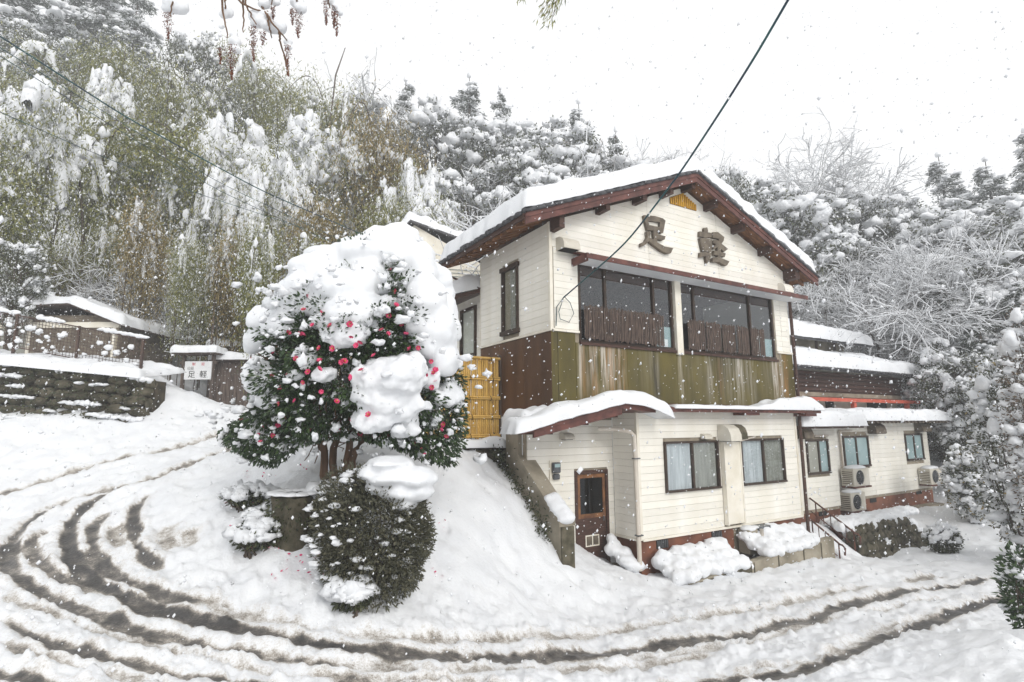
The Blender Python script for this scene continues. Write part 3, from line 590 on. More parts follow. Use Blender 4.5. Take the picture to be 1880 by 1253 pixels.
MB().hexa(slope_slab(APEX + .1, W, VV0 + .05, 0.0, -.21, -.165)).obj('verge_soffit', M['rafter'], roof)
for u in (0.0, 1.32, 2.45, 3.35, APEX, 4.95, 6.0, 7.1, W - .05):
    big = u in (0.0, W - .05); w_ = .12 if not big else .16
    MB().box(u - (0 if u == 0 else w_ / 2), u + w_ / 2 + (.05 if big else 0), VV0 + .10, 0.06, zsof(u) - (.14 if not big else .24), zsof(u) + .06).obj('purlin_end', M['brown'], roof)
MB().box(OH_R - .05, OH_R + .05, VV0 + .04, 2.6, ztile(OH_R) - .16, ztile(OH_R) - .08).obj('rain_gutter', M['metal'], roof)
# verge tiles and eave tiles (single pieces)
def tile_mesh(L, Wd, T):
    a = np.linspace(0, math.pi, 6); P = []
    for e in (0, L): P += [(e, -math.cos(t) * Wd / 2, math.sin(t) * T) for t in a]
    F = [[i, i + 1, i + 7, i + 6] for i in range(5)] + [[5, 4, 3, 2, 1, 0], [6, 7, 8, 9, 10, 11], [0, 6, 11, 5]]
    return MB().add(P, F).mesh('tile', True)
tme = tile_mesh(.25, .20, .11); tme.materials.append(M['tile'])
ang = math.atan(SL)
for side in (-1, 1):
    n = 22; Ls = (APEX - OH_L) if side < 0 else (OH_R - APEX)
    for k in range(n):
        u = APEX + side * Ls * (k + .0) / n; o = bpy.data.objects.new('verge_tile', tme); COL.objects.link(o); o.parent = roof
        o.location = (u, VV0 + .04, ztile(u) - .095 + random.uniform(-.006, .006)); o.rotation_euler = (0, ang if side > 0 else ang, 0 if side > 0 else math.pi)
        o.scale = (1.05, 1, 1)
eme = tile_mesh(.30, .24, .09); eme.materials.append(M['tile'])
v = VV0 + .22
while v < VV1:
    o = bpy.data.objects.new('eave_tile', eme); COL.objects.link(o); o.parent = roof; o.location = (OH_L - .06, v, ztile(OH_L) - .12); o.rotation_euler = (0, -ang, 0); v += .25
MB().prism([(APEX - .16, ZT - .12), (APEX + .16, ZT - .12), (APEX + .13, ZT + .06), (APEX, ZT + .16), (APEX - .13, ZT + .06)], VV0 - .03, VV0 + .14).obj('ridge_end_tile', M['tile'], roof)
# ------------------------------------------------------------------ snow blankets
def blanket(path, across0, across1, T, R, name, parent, nseg=90, nv=46, frame='UV', droop=.10, seed=1, lump=.05, back=True, edge_wob=.05, tfun=None, wobk=.22):
    """snow lying on a surface; path = [(a,z)] polyline, extruded across [across0,across1]; rounded rim"""
    path = np.array(path, float); seg = np.linalg.norm(np.diff(path, axis=0), axis=1); s = np.concatenate([[0], np.cumsum(seg)]); S = s[-1]
    t = np.linspace(0, 1, nseg); t = 0.5 - 0.5 * np.cos(math.pi * t) * (1 - .0) if False else t
    ss = t * S; a = np.interp(ss, s, path[:, 0]); z = np.interp(ss, s, path[:, 1])
    if nseg > 20:
        k = np.ones(5) / 5; zpad = np.pad(z, 2, 'edge'); apad = np.pad(a, 2, 'edge')
    vv = np.linspace(0, 1, nv); B = across1 - across0
    Aa, Vv = np.meshgrid(np.arange(nseg), vv, indexing='ij')
    sd = ss[Aa]; vd = Vv * B
    q = np.column_stack([sd.ravel() * 1.7, vd.ravel() * 1.7]); wob = fbm(q, 3, seed).reshape(sd.shape)
    d1 = np.minimum(sd, S - sd); d2 = np.minimum(vd, B - vd) if back else vd
    def prof(d): x = np.clip(d / R, 0, 1); return np.clip(1 - (1 - x) ** 2.6, 0, 1) ** .42
    h = T * prof(d1) * prof(d2) * (1 + wobk * wob) + lump * wob * prof(d1) * prof(d2)
    if tfun is not None: h = h * tfun(sd / S, Vv)
    edge = 1 - np.minimum(prof(d1), prof(d2))
    zz = z[Aa] + h - droop * np.clip(edge - .35, 0, 1) * 1.0
    wob2 = fbm(q * 2.3 + 9, 2, seed + 5).reshape(sd.shape)
    av = across0 + vd + edge_wob * wob2 * np.where((Vv < .02) | (Vv > .98), 1, 0)
    aa = a[Aa] + edge_wob * wob2 * np.where((Aa == 0) | (Aa == nseg - 1), 1, 0)
    P = np.stack([aa, av, zz], -1).reshape(-1, 3)
    i = np.arange(nseg - 1)[:, None] * nv; j = np.arange(nv - 1)[None]
    F = np.stack([i + j, i + nv + j, i + nv + j + 1, i + j + 1], -1).reshape(-1, 4)
    # closed underside
    Pb = np.stack([aa, av, z[Aa] - droop * np.clip(edge - .35, 0, 1) * 1.0 - .015], -1).reshape(-1, 3); n0 = len(P)
    Fb = F[:, ::-1] + n0
    ring = list(range(0, nv)) + [k_ * nv + nv - 1 for k_ in range(1, nseg)] + [(nseg - 1) * nv + j_ for j_ in range(nv - 2, -1, -1)] + [k_ * nv for k_ in range(nseg - 2, 0, -1)]
    ring = np.array(ring); nx = np.roll(ring, -1); Fs = np.stack([ring, nx, nx + n0, ring + n0], -1)
    V = np.vstack([P, Pb])
    if frame == 'VU': V = V[:, [1, 0, 2]]; F, Fb, Fs = F[:, ::-1], Fb[:, ::-1], Fs[:, ::-1]
    return obj(name, mesh_np(name, V, [np.vstack([F, Fb, Fs])], True), M['snow_soft'], parent)
pts = [(OH_L - .04, ztile(OH_L) + .03)] + [(u, ztile(u) + .03) for u in (0, 2, 3.6)] + [(APEX, ZT + .01)] + [(u, ztile(u) + .03) for u in (4.7, 6.5, 8)] + [(OH_R + .02, ztile(OH_R) + .03)]
blanket(pts, VV0 - .05, VV1 + .05, .39, .20, 'roof_snow', roof, 150, 60, droop=.04, seed=3, lump=.015, wobk=.07)
# ------------------------------------------------------------------ lower storey
LZ0, LZ1 = 0.64, 3.40; LU0, LU1 = 2.256, 8.15; RV = 0.8178
lw = MB(); lw.box(LU0 + .03, LU1, .045, .2, LZ0 - .02, LZ1); lower_wall = lw.obj('lower_wall', M['gap'], house)
wins = ((3.05, 4.88, 1.57, 2.70), (5.72, 7.50, 1.57, 2.71))
boards(lower_wall, 'V', LU0 + .06, LU1 - .03, LZ0 + .02, LZ1 - .02, 0.152, 0.012, holes=wins + ((4.98, 5.62, 0.60, 2.72),), splits=(5.66,))
ls = MB(); ls.box(LU0 + .035, LU0 + .13, .205, RV - .01, LZ0 - .02, LZ1); recess_wall = ls.obj('recess_wall', M['gap'], house)
boards(recess_wall, 'U', .05, RV - .01, LZ0 + .02, LZ1 - .02, .152, LU0 + .004)
ld = MB(); ld.box(-.10, LU0 + .03, RV + .03, RV + .15, .24, 3.3); door_wall = ld.obj('door_wall', M['gap'], house)
boards(door_wall, 'V', -.08, LU0 + .0, .30, 3.2, .152, RV, holes=((1.13, 2.07, 0, 2.08),))
tr = MB(); tr.box(LU0 - .02, LU0 + .055, -.015, .05, LZ0, LZ1); tr.obj('corner_trim', M['trim'], house)
MB().box(LU0 + .056, LU1, -.02, .012, LZ0 - .03, LZ0 + .02).obj('base_trim', M['trim'], house)
MB().box(LU0 - .02, LU0 + .004, .05, RV - .01, LZ0 - .03, LZ0 + .02).obj('base_trim', M['trim'], house)
tr = MB(); tr.box(LU1 - .03, LU1 + .03, -.01, .05, LZ0, LZ1); tr.obj('corner_trim', M['trim'], house)
pl = MB(); pl.box(LU0 + .04, 5.35, .06, .2, -.6, LZ0 - .03).box(6.35, LU1 - .02, .06, .2, -.6, LZ0 - .03).box(LU0 + .045, LU0 + .16, .2, RV, -.3, LZ0 - .03); plinth = pl.obj('plinth', M['found'], house)
MB().box(5.352, 6.348, .07, .2, -.6, LZ0 - .03).obj('plinth_infill', M['concrete'], house)
for u in (2.75, 4.55):
    g = MB(); g.box(u, u + .36, .045, .06, .40, .58); gv_ = g.obj('vent_grille', M['dark'], house)
    for k in range(6): MB().box(u + .02 + k * .058, u + .045 + k * .058, .035, .045, .41, .57).obj('grille_bar', M['metal'], gv_)
def curtain(u0, u1, z0, z1, v, m, parent, amp=.025, n=80):
    u = np.linspace(u0, u1, n); w_ = v + amp * np.sin((u - u0) * 42 + 1.5 * np.sin((u - u0) * 9)) + amp * .4 * vnoise(np.column_stack([u * 6, u * 0]), 2)
    P = np.vstack([np.column_stack([u, w_, np.full(n, z0)]), np.column_stack([u, w_, np.full(n, z1)])]); i = np.arange(n - 1)
    return obj('curtain', mesh_np('curtain', P, np.stack([i, i + 1, n + i + 1, n + i], -1), True), M[m], parent)
for (a, b, c, d), mid in zip(wins, (3.96, 6.62)):
    w_ = window(house, 'sliding_window', a, b, c, d, 0.0, (mid,), fw=.05, depth=.10)
    w_['label'] = 'sliding window with lace curtain near the drainpipe corner' if a < 4 else 'sliding window with lace curtain near the handrails'
    curtain(a + .05, mid, c + .05, d - .04, .029, 'curtain', w_, .011); curtain(mid, b - .05, c + .05, d - .04, .031, 'curtain_grey', w_, .008)
# duct chase with hood
ch = MB(); ch.box(5.0, 5.60, -.10, .04, .72, 2.66).box(4.98, 5.02, -.115, -.0, .70, 2.68).box(5.585, 5.62, -.115, -.0, .70, 2.68); ch.obj('duct_chase', M['trim'], house)
hood(4.92, 2.68, .40, .40, .38); hood(5.36, 2.72, .30, .36, .30, m='stone'); hood(4.30, 2.74, .26, .12, .14)
MB().tube([(5.66, -.05, 2.65), (5.66, -.05, .7)], .032, 8).obj('drain_pipe', M['white_pipe'], house, True)
MB().tube([(5.66, -.05, 2.66), (5.9, -.05, 2.70), (6.3, -.05, 2.76)], .02, 6).obj('conduit', M['white_pipe'], house, True)
# main drainpipes
MB().tube([(1.62, .55, 3.0), (1.95, .25, 2.98), (2.12, .06, 2.93), (2.16, .0, 2.85), (2.16, -.02, 2.5), (2.16, -.03, .05)], .05, 10).obj('drain_pipe', M['white_pipe'], house, True)
for z_ in (2.35, .75): MB().box(2.10, 2.25, -.085, .03, z_, z_ + .025).obj('pipe_bracket', M['metal'], house)
MB().tube([(8.24, -.03, 7.2), (8.30, -.04, 6.9), (8.33, -.04, 3.6), (8.30, -.04, 3.2), (8.26, -.06, 2.9), (8.24, -.06, -.35)], .045, 8).obj('drain_pipe', M['brown'], house, True)
# door
dr = MB(); dr.box(1.13, 1.20, RV - .03, RV + .08, .05, 2.09).box(2.0, 2.07, RV - .03, RV + .08, .05, 2.09).box(1.20, 2.0, RV - .03, RV + .08, 2.01, 2.09)
door = dr.obj('door', M['brown'], house)
MB().box(1.21, 1.99, RV + .0, RV + .04, .08, 1.06).obj('door_panel', M['brown'], door)
MB().box(1.21, 1.28, RV - .005, RV + .04, 1.06, 2.0).box(1.92, 1.99, RV - .005, RV + .04, 1.06, 2.0).box(1.28, 1.92, RV - .005, RV + .04, 1.06, 1.15).box(1.28, 1.92, RV - .005, RV + .04, 1.92, 2.0).obj('door_frame', M['rafter'], door)
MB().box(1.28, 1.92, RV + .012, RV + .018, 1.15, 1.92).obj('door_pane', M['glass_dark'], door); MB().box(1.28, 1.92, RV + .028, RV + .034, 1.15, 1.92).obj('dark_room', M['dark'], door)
nt_ = MB().box(1.40, 1.78, RV - .008, RV - .001, .46, .70).obj('door_notice', M['trim'], door)
for a, b in ((1.425, 1.575), (1.605, 1.755)):
    MB().box(a, b, RV - .0115, RV - .0085, .485, .675).obj('notice_panel', M['kanji'], nt_)
MB().tube([(1.90, RV - .04, .98), (1.90, RV - .05, 1.08)], .015, 6).obj('door_handle', M['metal'], door)
MB().box(1.05, 2.2, RV - .25, RV - .0, -.05, .05).obj('door_step', M['concrete'], house)
# electricity meter
mt = MB(); mt.box(.46, .74, RV - .03, RV - .004, 1.92, 2.34); meter = mt.obj('electric_meter_board', M['trim'], house)
MB().box(.50, .70, RV - .12, RV - .03, 2.08, 2.30).obj('meter_case', M['metal'], meter, bevel=.02); MB().box(.52, .69, RV - .10, RV - .03, 1.94, 2.06).obj('meter_terminal', M['metal'], meter, bevel=.02)
MB().box(.53, .67, RV - .125, RV - .12, 2.20, 2.27).obj('meter_dial', M['glass_teal'], meter)
# strip roof above the lower storey, with snow
st = MB(); st.hexa([(2.9, -.40, 3.36), (8.75, -.40, 3.36), (8.75, .0, 3.46), (2.9, .0, 3.46), (2.9, -.40, 3.46), (8.75, -.40, 3.46), (8.75, -.006, 3.56), (2.9, -.006, 3.56)])
strip = st.obj('strip_roof', M['redbrown'], house); MB().box(5.55, 6.1, -.36, .0, 3.30, 3.36).box(8.1, 8.6, -.36, .0, 3.28, 3.36).obj('strip_bracket', M['redbrown'], strip)
blanket([(3.0, 3.47), (4.5, 3.47), (6.0, 3.47), (6.9, 3.47), (8.85, 3.47)], -.47, .0, .28, .14, 'strip_snow', strip, 110, 14, droop=.03, seed=8, back=False, tfun=lambda s_, v_: np.interp(s_, [0, .30, .52, .60, .70, 1], [.18, .22, .22, .55, 1.0, 1.05]))
# entrance lean-to roof: rises from the left to a peak over the door, with a thick snow pillow
EV0, EV1 = -.50, .80
er = MB(); er.hexa([(-1.05, EV0, 2.92), (1.42, EV0, 3.42), (1.42, EV1, 3.42), (-.45, EV1, 3.04), (-1.05, EV0, 3.02), (1.42, EV0, 3.54), (1.42, EV1, 3.54), (-.45, EV1, 3.15)])
er.hexa([(1.42, EV0, 3.42), (2.35, EV0, 3.34), (2.35, EV1, 3.34), (1.42, EV1, 3.42), (1.42, EV0, 3.54), (2.35, EV0, 3.44), (2.35, EV1, 3.44), (1.42, EV1, 3.54)])
eroof = er.obj('entrance_roof', M['redbrown'], house)
MB().hexa([(-.75, EV0 + .03, 2.86), (1.42, EV0 + .03, 3.30), (1.42, EV0 + .09, 3.30), (-.75, EV0 + .09, 2.86), (-.75, EV0 + .03, 2.98), (1.42, EV0 + .03, 3.42), (1.42, EV0 + .09, 3.42), (-.75, EV0 + .09, 2.98)]).obj('roof_beam', M['redbrown'], eroof)
for u in (-.35, .55, 1.35): MB().box(u, u + .28, -.1, RV, 2.80 + .2 * (u + .9) * .98, 2.92 + .2 * (u + .9)).obj('roof_bracket', M['brown'], eroof)
hood(.75, 2.78, .26, .14, .22, v=RV)
blanket([(-1.22, 2.98), (-.9, 3.04), (0, 3.26), (.9, 3.45), (1.42, 3.56), (1.9, 3.52), (2.4, 3.40), (2.82, 3.26)], EV0 - .10, .0, .27, .24, 'entrance_snow', eroof, 90, 36, droop=.05, seed=12, lump=.03, edge_wob=.05, wobk=.1,
        tfun=lambda s_, v_: np.interp(s_, [0, .2, .55, .68, .8, .92, 1], [.8, .85, .9, 1.0, 1.15, 1.1, .9]))
blanket([(-.72, 3.08), (-.4, 3.15), (.1, 3.27)], .0, EV1 + .05, .25, .2, 'entrance_snow', eroof, 30, 24, droop=.05, seed=13)
# wires and bracket at the corner
MB().tube([(.30, -.05, 5.72), (.22, -.07, 5.55), (.16, -.06, 5.40), (.2, -.05, 5.25), (.42, -.06, 5.2), (.55, -.06, 5.4), (.45, -.07, 5.62), (.30, -.06, 5.74)], .008, 5).obj('wire_loop', M['wire'], house, True)
MB().tube([(.30, -.05, 5.72), (.12, -.05, 5.5), (.10, -.04, 5.1)], .01, 5).obj('wire_drop', M['wire'], house, True)
MB().tube([(2.35, -.05, 8.45), (2.38, -.25, 8.38)], .05, 8).obj('spotlight', M['ac'], house, True)
# ------------------------------------------------------------------ lean-to annex behind the side wall
annex = thing('rear_annex', 'cream annex with low snowy eave behind the house side wall', 'annex', tuple(house_w(0, 0)), TH)
ax = MB(); ax.box(.2, .3, 3.12, 6.6, 2.8, 6.5); axw = ax.obj('wall', M['cream'], annex)
boards(axw, 'U', 3.14, 6.6, 4.4, 6.3, .152, .17, holes=((3.62, 4.56, 4.9, 6.25),))
wf = MB(); wf.box(.12, .2, 3.62, 3.70, 4.9, 6.25).box(.12, .2, 4.48, 4.56, 4.9, 6.25).box(.12, .2, 3.7, 4.48, 6.17, 6.25).box(.12, .2, 3.7, 4.48, 4.9, 4.98); axwin = wf.obj('window', M['frame'], annex)
MB().box(.15, .16, 3.7, 4.48, 4.98, 6.17).obj('pane', M['glass'], axwin)
ar = MB(); ar.hexa([(-.75, 3.13, 6.20), (.8, 3.13, 6.75), (.8, 6.8, 6.75), (-.75, 6.8, 6.20), (-.75, 3.13, 6.30), (.8, 3.13, 6.85), (.8, 6.8, 6.85), (-.75, 6.8, 6.30)]); aroof = ar.obj('roof', M['brown'], annex)
v = 3.25
while v < 6.7:
    o = bpy.data.objects.new('eave_tile', eme); COL.objects.link(o); o.parent = aroof; o.location = (-.80, v, 6.27); o.rotation_euler = (0, -.34, 0); v += .25
blanket([(-.80, 6.36), (0, 6.62), (.8, 6.88)], 3.14, 6.85, .30, .18, 'roof_snow', aroof, 30, 50, droop=.05, seed=22)
MB().tube([(-.75, 3.5, 6.9), (.0, 3.1, 6.55)], .03, 5).obj('brace', M['brown'], annex)
# ------------------------------------------------------------------ side wing (two blocks) beyond the house
wing = thing('side_wing', 'low cream wing with teal windows beyond the main house', 'building', tuple(house_w(0, 0)), TH)
B1V, B2V = .45, 1.15
b1 = MB(); b1.box(8.2, 10.88, B1V + .03, B1V + .4, .55, 3.05); bw1 = b1.obj('front_wall', M['gap'], wing)
boards(bw1, 'V', 8.36, 10.85, .64, 3.03, .152, B1V, holes=((9.28, 10.42, 1.62, 2.62),))
b2 = MB(); b2.box(10.88, 18.6, B2V + .03, B2V + .6, .55, 3.12).box(10.82, 10.88, B1V + .03, B2V + .1, .55, 3.05).box(18.55, 18.6, B2V + .6, B2V + 4, .5, 3.1); bw2 = b2.obj('long_wall', M['gap'], wing)
boards(bw2, 'V', 10.9, 18.58, .64, 3.10, .152, B2V, holes=((12.55, 14.15, 1.62, 2.66), (16.75, 18.1, 1.70, 2.68)), splits=(12.3, 14.4, 16.3))
boards(bw2, 'U', B2V + .05, B2V + 3.9, .64, 3.1, .152, 18.602)
def tealwin(u0, u1, z0, z1, v, mid, lab, left='glass_teal', right='glass_teal'):
    f = MB(); fw = .06
    f.box(u0, u1, v - .05, v + .05, z1 - fw, z1).box(u0, u1, v - .065, v + .05, z0, z0 + fw).box(u0, u0 + fw, v - .045, v + .05, z0 + fw, z1 - fw).box(u1 - fw, u1, v - .045, v + .05, z0 + fw, z1 - fw).box(mid - .035, mid + .035, v - .04, v + .04, z0 + fw, z1 - fw)
    w_ = f.obj('sliding_window', M['frame'], wing); w_['label'] = lab
    MB().box(u0 + fw, mid - .035, v - .005, v + .003, z0 + fw, z1 - fw).obj('pane', M[left], w_); MB().box(mid + .035, u1 - fw, v + .002, v + .01, z0 + fw, z1 - fw).obj('pane', M[right], w_)
    MB().box(u0 + .1, u1 - .1, v + .02, v + .03, z0 + .05, z1 - .05).obj('curtain', M['curtain_grey'], w_)
tealwin(9.28, 10.42, 1.62, 2.62, B1V, 9.90, 'wing window next to the handrail', left='glass_beige')
tealwin(12.55, 14.15, 1.62, 2.66, B2V, 13.35, 'wing window above the paired outdoor units')
tealwin(16.75, 18.1, 1.70, 2.68, B2V, 17.42, 'wing window nearest the far corner')
for args in ((8.75, 2.66, .45, .36, .34, B1V), (14.2, 2.72, .7, .36, .30, B2V), (17.6, 2.75, .7, .34, .30, B2V)): hood(*args[:5], v=args[5], m='kanji', parent=wing)
MB().tube([(9.7, B1V - .05, 2.72), (10.4, B1V - .05, 2.72)], .03, 6).obj('conduit', M['white_pipe'], wing); MB().tube([(12.35, B2V - .05, 2.85), (12.35, B2V - .05, 1.5)], .035, 6).obj('conduit', M['white_pipe'], wing); MB().tube([(12.35, B2V - .05, 2.84), (13.1, B2V - .05, 2.84)], .03, 6).obj('conduit', M['white_pipe'], wing)
pl = MB(); pl.box(8.2, 10.9, B1V + .06, B1V + .3, -.6, .61).box(10.85, 18.62, B2V + .05, B2V + .3, -.1, .61).box(18.5, 18.62, B2V + .3, B2V + 4, -.2, .61); pl.obj('plinth', M['found'], wing)
MB().box(16.4, 18.6, B2V - .35, B2V + .05, -.6, .08).obj('footing', M['concrete'], wing)
for u, v_, z_ in ((9.75, B1V, .42), (14.0, B2V, .40), (17.3, B2V, .45)): MB().box(u, u + .4, v_ + .03, v_ + .06, z_, z_ + .13).obj('vent_grille', M['dark'], wing)
r1 = MB(); r1.hexa([(8.2, -.05, 2.94), (11.6, -.05, 2.94), (11.6, 1.9, 3.04), (8.2, 1.9, 3.04), (8.2, -.05, 3.02), (11.6, -.05, 3.02), (11.6, 1.9, 3.12), (8.2, 1.9, 3.12)])
wr1 = r1.obj('near_roof', M['brown'], wing)
r2 = MB(); r2.hexa([(11.0, .55, 3.10), (19.1, .55, 3.10), (19.1, 2.3, 3.16), (11.0, 2.3, 3.16), (11.0, .55, 3.16), (19.1, .55, 3.16), (19.1, 2.3, 3.23), (11.0, 2.3, 3.23)]); wr2 = r2.obj('long_roof', M['brown'], wing)
for k in range(27):
    u = 11.75 + k * .27; MB().tube([(u, .52, 3.12), (u, .6, 3.12)], .055, 6).obj('corrugation', M['kanji'], wr2)
blanket([(-.14, 3.04), (.9, 3.09), (1.9, 3.14)], 8.35, 11.75, .38, .22, 'roof_snow', wr1, 36, 60, frame='VU', droop=.04, seed=31, lump=.03, wobk=.1)
blanket([(.44, 3.19), (1.3, 3.22), (2.3, 3.25)], 10.9, 19.25, .34, .20, 'roof_snow', wr2, 40, 110, frame='VU', droop=.03, seed=32, lump=.03, wobk=.1)
# outdoor units: separate things hung on the wall
def ac_unit(u, v, z, lab, w_=.85, d_=.36, h_=.58, vertical=False):
    t = thing('outdoor_unit', lab, 'air conditioner', tuple(house_w(u, v, z)), TH, 'outdoor units on the side wing')
    MB().box(0, w_, 0, d_, 0, h_).obj('casing', M['ac'], t, bevel=.015)
    g = MB(); cx_, cz_ = w_ * .38, h_ * .5; rr = h_ * .40
    a = np.linspace(0, 2 * math.pi, 25)
    for r_ in (rr, rr * .75, rr * .5, rr * .25): g.tube(np.column_stack([cx_ + r_ * np.cos(a), np.full(25, -.015), cz_ + r_ * np.sin(a)]), .006, 4)
    for q in range(6):
        aq = q * math.pi / 6; g.tube([(cx_ - rr * math.cos(aq), -.016, cz_ - rr * math.sin(aq)), (cx_ + rr * math.cos(aq), -.016, cz_ + rr * math.sin(aq))], .005, 4)
    g.obj('fan_grille', M['metal'], t)
    ring = MB(); ring.add([(cx_ + rr * math.cos(q), -.004, cz_ + rr * math.sin(q)) for q in a[:-1]], [list(range(24))[::-1]]); ring.obj('fan_opening', M['dark'], t)
    sl = MB()
    for q in range(7): sl.box(-.006, -.001, .04, d_ - .04, .08 + q * .06, .105 + q * .06)
    sl.obj('side_louvre', M['kanji'], t)
    MB().box(-.02, w_ + .02, -.03, d_, -.05, -.0).obj('bracket', M['rust'], t)
    obj('snow_cap', mesh_np('snow_cap', *blobs([(w_ / 2, d_ / 2, h_ + .0)], [(w_ * .52, d_ * .6, .10)], ICO3, .08, .1)), M['snow'], t)
    for p_ in t.children:
        if p_.name.startswith('snow_cap'): p_.data.polygons.foreach_set('use_smooth', np.ones(len(p_.data.polygons), bool))
ac_unit(12.15, .68, 1.08, 'upper of the two outdoor units stacked by the wing window', .95, .4, .56)
ac_unit(11.72, .60, .36, 'lower of the two outdoor units stacked by the wing window', .85, .4, .56)
ac_unit(17.45, .72, .82, 'outdoor unit hung alone near the far wing corner', .9, .4, .58)
# ------------------------------------------------------------------ two tier building behind the wing
rear = thing('tiered_building', 'dark wooden building with two snowy roof tiers and red beam', 'building', tuple(house_w(0, 0)), TH)
rb = MB(); rb.box(8.5, 20.1, 2.75, 2.9, 2.0, 5.1); rb.obj('lower_wall', M['trim'], rear)
MB().box(8.5, 20.05, 2.55, 2.74, 4.22, 5.0).obj('timber_band', M['brown'], rear)
for k in range(5): MB().box(8.5, 20.08, 2.50 - .008 * k, 2.56, 4.28 + k * .15, 4.38 + k * .15).obj('weather_board', M['brown'], rear)
MB().box(8.5, 20.05, 2.50, 2.74, 4.06, 4.215).obj('plaster_strip', M['concrete'], rear)
MB().hexa([(8.5, 1.95, 3.86), (20.3, 1.95, 3.86), (20.3, 2.5, 3.9), (8.5, 2.5, 3.9), (8.5, 1.95, 3.99), (20.3, 1.95, 3.99), (20.3, 2.5, 4.04), (8.5, 2.5, 4.04)]).obj('red_beam', M['redbeam'], rear)
for u in (11.1, 15.2, 19.3): MB().box(u, u + .16, 2.0, 2.14, 3.0, 3.86).obj('post', M['redbeam'] if u > 12 else M['redbrown'], rear)
for u in (10.6, 14.6, 17.6): MB().box(u, u + (.5 if u < 17 else 1.5), 2.70, 2.745, 3.0, 3.9).obj('opening', M['dark'], rear)
rr_ = MB(); rr_.hexa([(8.5, 1.85, 4.96), (20.6, 1.85, 4.96), (20.6, 4.3, 5.75), (8.5, 4.3, 5.75), (8.5, 1.85, 5.03), (20.6, 1.85, 5.03), (20.6, 4.3, 5.85), (8.5, 4.3, 5.85)]); rlow = rr_.obj('lower_roof', M['tile'], rear)
tm2 = tile_mesh(.3, .2, .07); tm2.materials.append(M['tile'])
for k in range(54):
    u = 9.2 + k * .21; o = bpy.data.objects.new('eave_tile', tm2); COL.objects.link(o); o.parent = rlow; o.location = (u, 1.80, 5.0); o.rotation_euler = (0, -.3, math.pi / 2)
blanket([(1.86, 5.06), (3, 5.43), (4.2, 5.82)], 8.6, 20.75, .44, .28, 'roof_snow', rlow, 36, 120, frame='VU', droop=.02, seed=41, lump=.03, wobk=.1)
MB().box(8.5, 19.4, 4.25, 4.4, 5.6, 6.7).obj('upper_wall', M['concrete'], rear)
for u in (14.5, 15.3, 16.9, 18.3, 19.2): MB().box(u, u + .10, 4.18, 4.245, 5.7, 6.6).obj('wall_post', M['brown'], rear)
rr_ = MB(); rr_.hexa([(8.5, 3.6, 6.45), (20.4, 3.6, 6.45), (20.4, 6.5, 7.5), (8.5, 6.5, 7.5), (8.5, 3.6, 6.55), (20.4, 3.6, 6.55), (20.4, 6.5, 7.6), (8.5, 6.5, 7.6)]); rup = rr_.obj('upper_roof', M['tile'], rear)
blanket([(3.55, 6.58), (5, 7.1), (6.5, 7.62)], 8.5, 20.5, .46, .3, 'roof_snow', rup, 36, 110, frame='VU', droop=.03, seed=42, lump=.04, wobk=.1)
# ------------------------------------------------------------------ gabled house far behind the annex
nb = thing('neighbour_house', 'small cream gabled house peeking over the annex roof', 'house', (-3.6, 23.6, 0), 0.25)
g = MB(); g.prism([(-1.2, 2.5), (4.5, 2.5), (4.5, 9.2), (-.75, 11.95), (-1.2, 11.6)], 0, 3.5); nbw = g.obj('wall', M['trim'], nb)
g = MB(); g.hexa([(-.95, -.25, 12.0), (5.2, -.25, 10.2), (5.2, 3.7, 10.2), (-.95, 3.7, 12.0), (-.95, -.25, 12.1), (5.2, -.25, 10.3), (5.2, 3.7, 10.3), (-.95, 3.7, 12.1)])
g.hexa([(-1.6, -.25, 11.15), (-.95, -.25, 12.0), (-.95, 3.7, 12.0), (-1.6, 3.7, 11.15), (-1.6, -.25, 11.25), (-.95, -.25, 12.1), (-.95, 3.7, 12.1), (-1.6, 3.7, 11.25)]); nbr = g.obj('roof', M['tile'], nb)
blanket([(-1.5, 11.35), (-.95, 12.1), (2, 11.25), (5.2, 10.3)], -.25, 3.6, .42, .3, 'roof_snow', nbr, 50, 24, droop=.05, seed=51)
MB().box(-.1, .5, -.03, .0, 7.0, 9.1).obj('shutter', M['brown'], nb)
for k in range(5): MB().box(-.4, 3.5, -.05, -.035, 9.35 + k * .16, 9.37 + k * .16).obj('wall_wire', M['wire'], nb)
# ------------------------------------------------------------------ voxel-merged snow masses
def merged_snow(C, R, name, parent, voxel=.05, m='snow_soft', amp=.12, smooth_it=4, disp=.03, dsize=.18):
    V, F = blobs(C, R, ICO3, amp, .75)
    tmp = bpy.data.objects.new('tmp', mesh_np('tmp', V, F)); COL.objects.link(tmp)
    r = tmp.modifiers.new('r', 'REMESH'); r.mode = 'VOXEL'; r.voxel_size = voxel
    s = tmp.modifiers.new('s', 'SMOOTH'); s.iterations = smooth_it; s.factor = .5
    dg = bpy.context.evaluated_depsgraph_get(); me = bpy.data.meshes.new_from_object(tmp.evaluated_get(dg)); bpy.data.objects.remove(tmp)
    n = len(me.vertices); co = np.empty(n * 3, np.float32); me.vertices.foreach_get('co', co); no = np.empty(n * 3, np.float32); me.vertices.foreach_get('normal', no)
    co = co.reshape(-1, 3); no = no.reshape(-1, 3)
    co = co + no * (disp * fbm(co / dsize, 3, 17))[:, None]; me.vertices.foreach_set('co', co.astype(np.float32).ravel())
    me.polygons.foreach_set('use_smooth', np.ones(len(me.polygons), bool)); me.update(); me.name = name
    return obj(name, me, M[m], parent)
